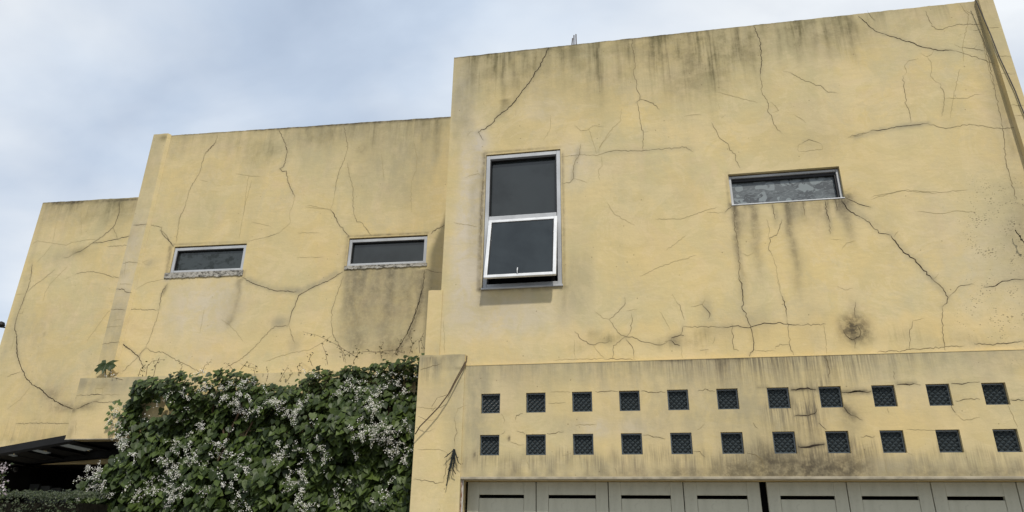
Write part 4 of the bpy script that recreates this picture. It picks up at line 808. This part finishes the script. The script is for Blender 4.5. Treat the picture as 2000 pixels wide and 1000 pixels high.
# woody stems inside and thin shoots reaching up the wall
for i in range(9):
    x = rnd.uniform(-5.6, -2.6); pts = [(x+.12*math.sin(t*3+i), 1.19-.02*t, .13+t*.5) for t in range(7)]; SM.tube(pts, rnd.uniform(.008, .02), M_STEM, 5)
SL = Fol()
shoots = [((700,700),(655,672),(620,655),(592,648)),((760,690),(720,686),(690,690),(668,694)),((790,690),(770,684),(745,686),(720,690)),((640,712),(636,690),(628,670)),((672,706),(668,688),(660,672)),((745,700),(742,682),(750,668)),((800,690),(806,672),(798,655),(805,640)),((820,690),(818,668),(828,650)),((835,690),(826,676),(820,660)),
 ((285,735),(288,715),(298,705),(318,702)),((300,735),(305,712),(312,698)),((270,735),(275,720),(285,712)),((455,722),(448,714),(440,708)),((520,745),(524,730),(520,718)),((545,745),(555,728),(562,716)),((500,742),(497,726),(500,715)),((585,728),(580,716),(590,708)),((560,745),(570,730),(566,722)),((610,715),(604,700),(612,690)),((240,742),(225,738),(212,733)),((775,690),(782,672),(776,660)),((690,706),(700,690),(695,680)),((350,730),(356,716),(350,706)),((395,726),(400,714),(412,706)),((470,722),(482,708),(496,712))]
for s_ in shoots:
    pts = [P(q[0], q[1], 1.25 if i < len(s_)-1 else 1.3) for i, q in enumerate(s_)]; SM.tube(pts, .0035, M_STEM, 4, taper=.5)
    for a, c in zip(pts, pts[1:]):
        for t in (.1, .4, .7, 1.0):
            if rnd.random() < .85: SL.leaf(a.lerp(c, t)+Vector((rnd.gauss(0, .02), -.01, rnd.gauss(0, .02))), rnd.uniform(.02, .045), Vector((rnd.gauss(0, .7), -1, rnd.gauss(.3, .6))), rnd.uniform(-2, 2), OV, OF, rnd.uniform(.5, 1))
SM.build('stems', VN)
M_YOUNG = leafmat('young_leaf', (.07, .07, .025), (.15, .12, .06), (.12, .085, .045), 6, .3); SL.build('young_leaves', M_YOUNG, VN)

# lobed seedling on the end of the beam
SD = empty('lobed_seedling', P(207, 738, 1.42), 'small plant with one drooping lobed dark leaf growing on the beam end', 'plant')
c = P(207, 716, 1.40); F2 = Fol(); b = MB(); b.tube([P(207, 745, 1.42), P(206, 728, 1.42), c], .006, M_GSTEM, 5); b.tube([P(212, 745, 1.40), P(214, 728, 1.40), P(217, 722, 1.38)], .004, M_GSTEM, 5); b.build('stem', SD)
LOBE = [(0, 0, 0), (.12, -.25, .02), (.22, -.55, .0), (.10, -.8, -.03), (0, -1.05, -.10), (-.10, -.8, -.03), (-.22, -.55, 0), (-.12, -.25, .02)]
LFc = [(0, 1, 2, 3, 4, 5, 6, 7)]
for an in (-2.1, -1.45, -.85, -.3, .25, .8, 1.35, 2.0): F2.leaf(c+Vector((0, -.01, .04)), .165+.02*math.cos(an), Vector((.1*math.sin(an), -1, .55)), an, LOBE, [(0, 1, 2, 3), (0, 3, 4, 5), (0, 5, 6, 7)], .25)
for dx_, dz_ in ((-.11, -.02), (.13, .0)): F2.leaf(c+Vector((dx_, -.02, dz_)), .09, Vector((dx_*2, -1, .6)), rnd.uniform(-.5, .5), HEART, HF, .2)
F2.build('leaves', M_LEAF, SD)
F3 = Fol()
for q in ((213, 722), (217, 730), (208, 735), (222, 734), (203, 731), (229, 736)):
    F3 = Fol()
    for k in range(5): F3.flower(P(q[0]+rnd.gauss(0, 1.5), q[1]+rnd.gauss(0, 2.5), 1.37), .010)
    F3.build('bud', M_PET, SD)

# dry vine stem slanting across the pier
b = MB(); YS = YP-.03
b.tube([P(912, 695, YP-.01), P(911, 706, YP-.02), P(905, 720, YS), P(890, 745, YS-.02), P(875, 771, YS-.03), P(857, 795, YS-.04), P(835, 818, YS-.05), P(820, 833, YS-.05), P(811, 848, YS-.03)], .0065, M_STEM, 6)
b.tube([P(909, 706, YP-.01), P(903, 717, YP-.015), P(893, 735, YP-.02), P(876, 768, YP-.03)], .0045, M_STEM, 5)
b.tube([P(876, 770, YS-.03), P(865, 774, YS-.04), P(854, 777, YS-.04)], .003, M_STEM, 4, taper=.4); b.tube([P(854, 777, YS-.03), P(846, 790, YS-.01), P(843, 794, YP-.01)], .002, M_STEM, 4)
b.tube([P(832, 820, YS-.05), P(824, 816, YS-.05), P(816, 813, YS-.04)], .003, M_STEM, 4, taper=.5); b.tube([P(832, 820, YS-.05), P(842, 821, YS-.04), P(851, 819, YS-.03)], .002, M_STEM, 4, taper=.5)
tag(b.build('dry_vine_stem'), 'thin dry brown vine stem slanting down across the pier top', 'vine stem')
# withered dark frond hanging on the pier
M_DEAD = simple('withered_frond', (.022, .026, .024), .85, .1, 0, .4, 20)
YD = YP-.04; b = MB()
def fr(pts, r, tp=.4): b.tube([P(x, y, YD+dy) for x, y, dy in pts], r, M_DEAD, 5, taper=tp)
fr([(887,878,.03),(884,890,0),(881,905,-.01),(877,920,-.01),(872,949,.0)], .014, .35); fr([(887,878,.03),(878,886,0),(868,894,-.01)], .009, .3); fr([(887,878,.03),(891,890,0),(895,903,-.01),(900,907,-.01)], .008, .4)
fr([(886,884,.0),(887,905,-.01),(884,915,-.02),(890,926,0)], .009, .4); fr([(883,893,0),(879,912,-.02),(876,922,-.02),(880,918,-.02)], .010, .5); fr([(886,884,0),(882,902,-.03),(880,915,-.03)], .011, .7); fr([(888,880,.01),(888,898,-.02),(885,910,-.02)], .008, .5)
for (x, y), (x2, y2) in [((884,890),(878,898)),((883,900),(877,908)),((880,912),(874,918)),((885,905),(889,914)),((877,925),(873,930)),((874,888),(872,893)),((892,893),(896,893))]: fr([(x,y,0),(x2,y2,-.02)], .006, .3)
tag(b.build('withered_frond'), 'withered blackish frond hanging point down on the pier beside the garage door', 'dead frond')

# clipped hedge at the lower left
pz = P(75, 962, .6).z; F4 = Fol(); hx0, hx1 = -9.6, -6.35
for _ in range(9000):
    x = rnd.uniform(hx0, hx1); u = rnd.random()
    top = pz+.025*mnoise.noise((x*5, 0, 0))+.03*mnoise.noise((x*15, 1, 0))
    if u < .3: z, y = top-rnd.random()**2*.05, rnd.uniform(.32, 1.0)
    else: z = top-(rnd.random()**1.3)*1.9; y = .34+rnd.random()**2*.14+.04*mnoise.noise((x*5, 0, z*5))
    F4.leaf(Vector((x, y, max(z, .16))), rnd.uniform(.022, .042), Vector((rnd.gauss(0, .6), -1, .5+rnd.gauss(0, .5))), rnd.uniform(-2.5, 2.5), OV, OF)
HG = empty('hedge', (-8, .65, .12), 'clipped small-leaved dark hedge under the porch at lower left', 'hedge'); F4.build('foliage', M_HEDGE, HG)
b = MB(); b.box(hx0+.05, hx1-.05, .50, .90, .35, pz-.12, simple('hedge_twigs', (.014, .013, .009), .95, .05)); 
for x in np.arange(hx0+.2, hx1, .35): b.tube([(x, .7, .12), (x+.02, .7, .4)], .02, M_STEM, 5)
b.build('twigs', HG)
# flowering shrub tip at the left edge
M_PINK = petal('pale_pink_petal', (.32, .26, .30), (.6, .55, .56))
SB = empty('flowering_shrub', (-8.35, -.1, .12), 'spray of pale blossoms poking in at the lower left edge', 'shrub'); FB = Fol(); FLV = Fol(); b = MB()
for q in ((2,912),(8,920),(5,935),(11,915),(3,948),(7,960),(-8,925),(-15,940),(-6,955),(-14,915),(-20,960)):
    p = P(q[0], q[1], -.1)
    b.tube([(p.x-.15, -.1, .9), (p.x-.08, -.1, p.z-.3), p], .003, M_GSTEM, 3)
    FB = Fol()
    for k in range(11): FB.flower(p+Vector((rnd.gauss(0, .018), rnd.gauss(0, .02), rnd.gauss(0, .028))), rnd.uniform(.007, .014))
    FB.build('flower_cluster', M_PINK, SB)
    for k in range(3): FLV.leaf(p+Vector((rnd.gauss(0, .03), rnd.gauss(0, .03), rnd.gauss(-.03, .05))), rnd.uniform(.03, .05), Vector((rnd.gauss(0, .5), -1, .5)), rnd.uniform(-2, 2), OV, OF)
b.tube([(-8.45, -.1, .12), (-8.42, -.1, .9)], .02, M_STEM, 6)
FLV.build('leaves', M_LEAF, SB); b.build('stems', SB)
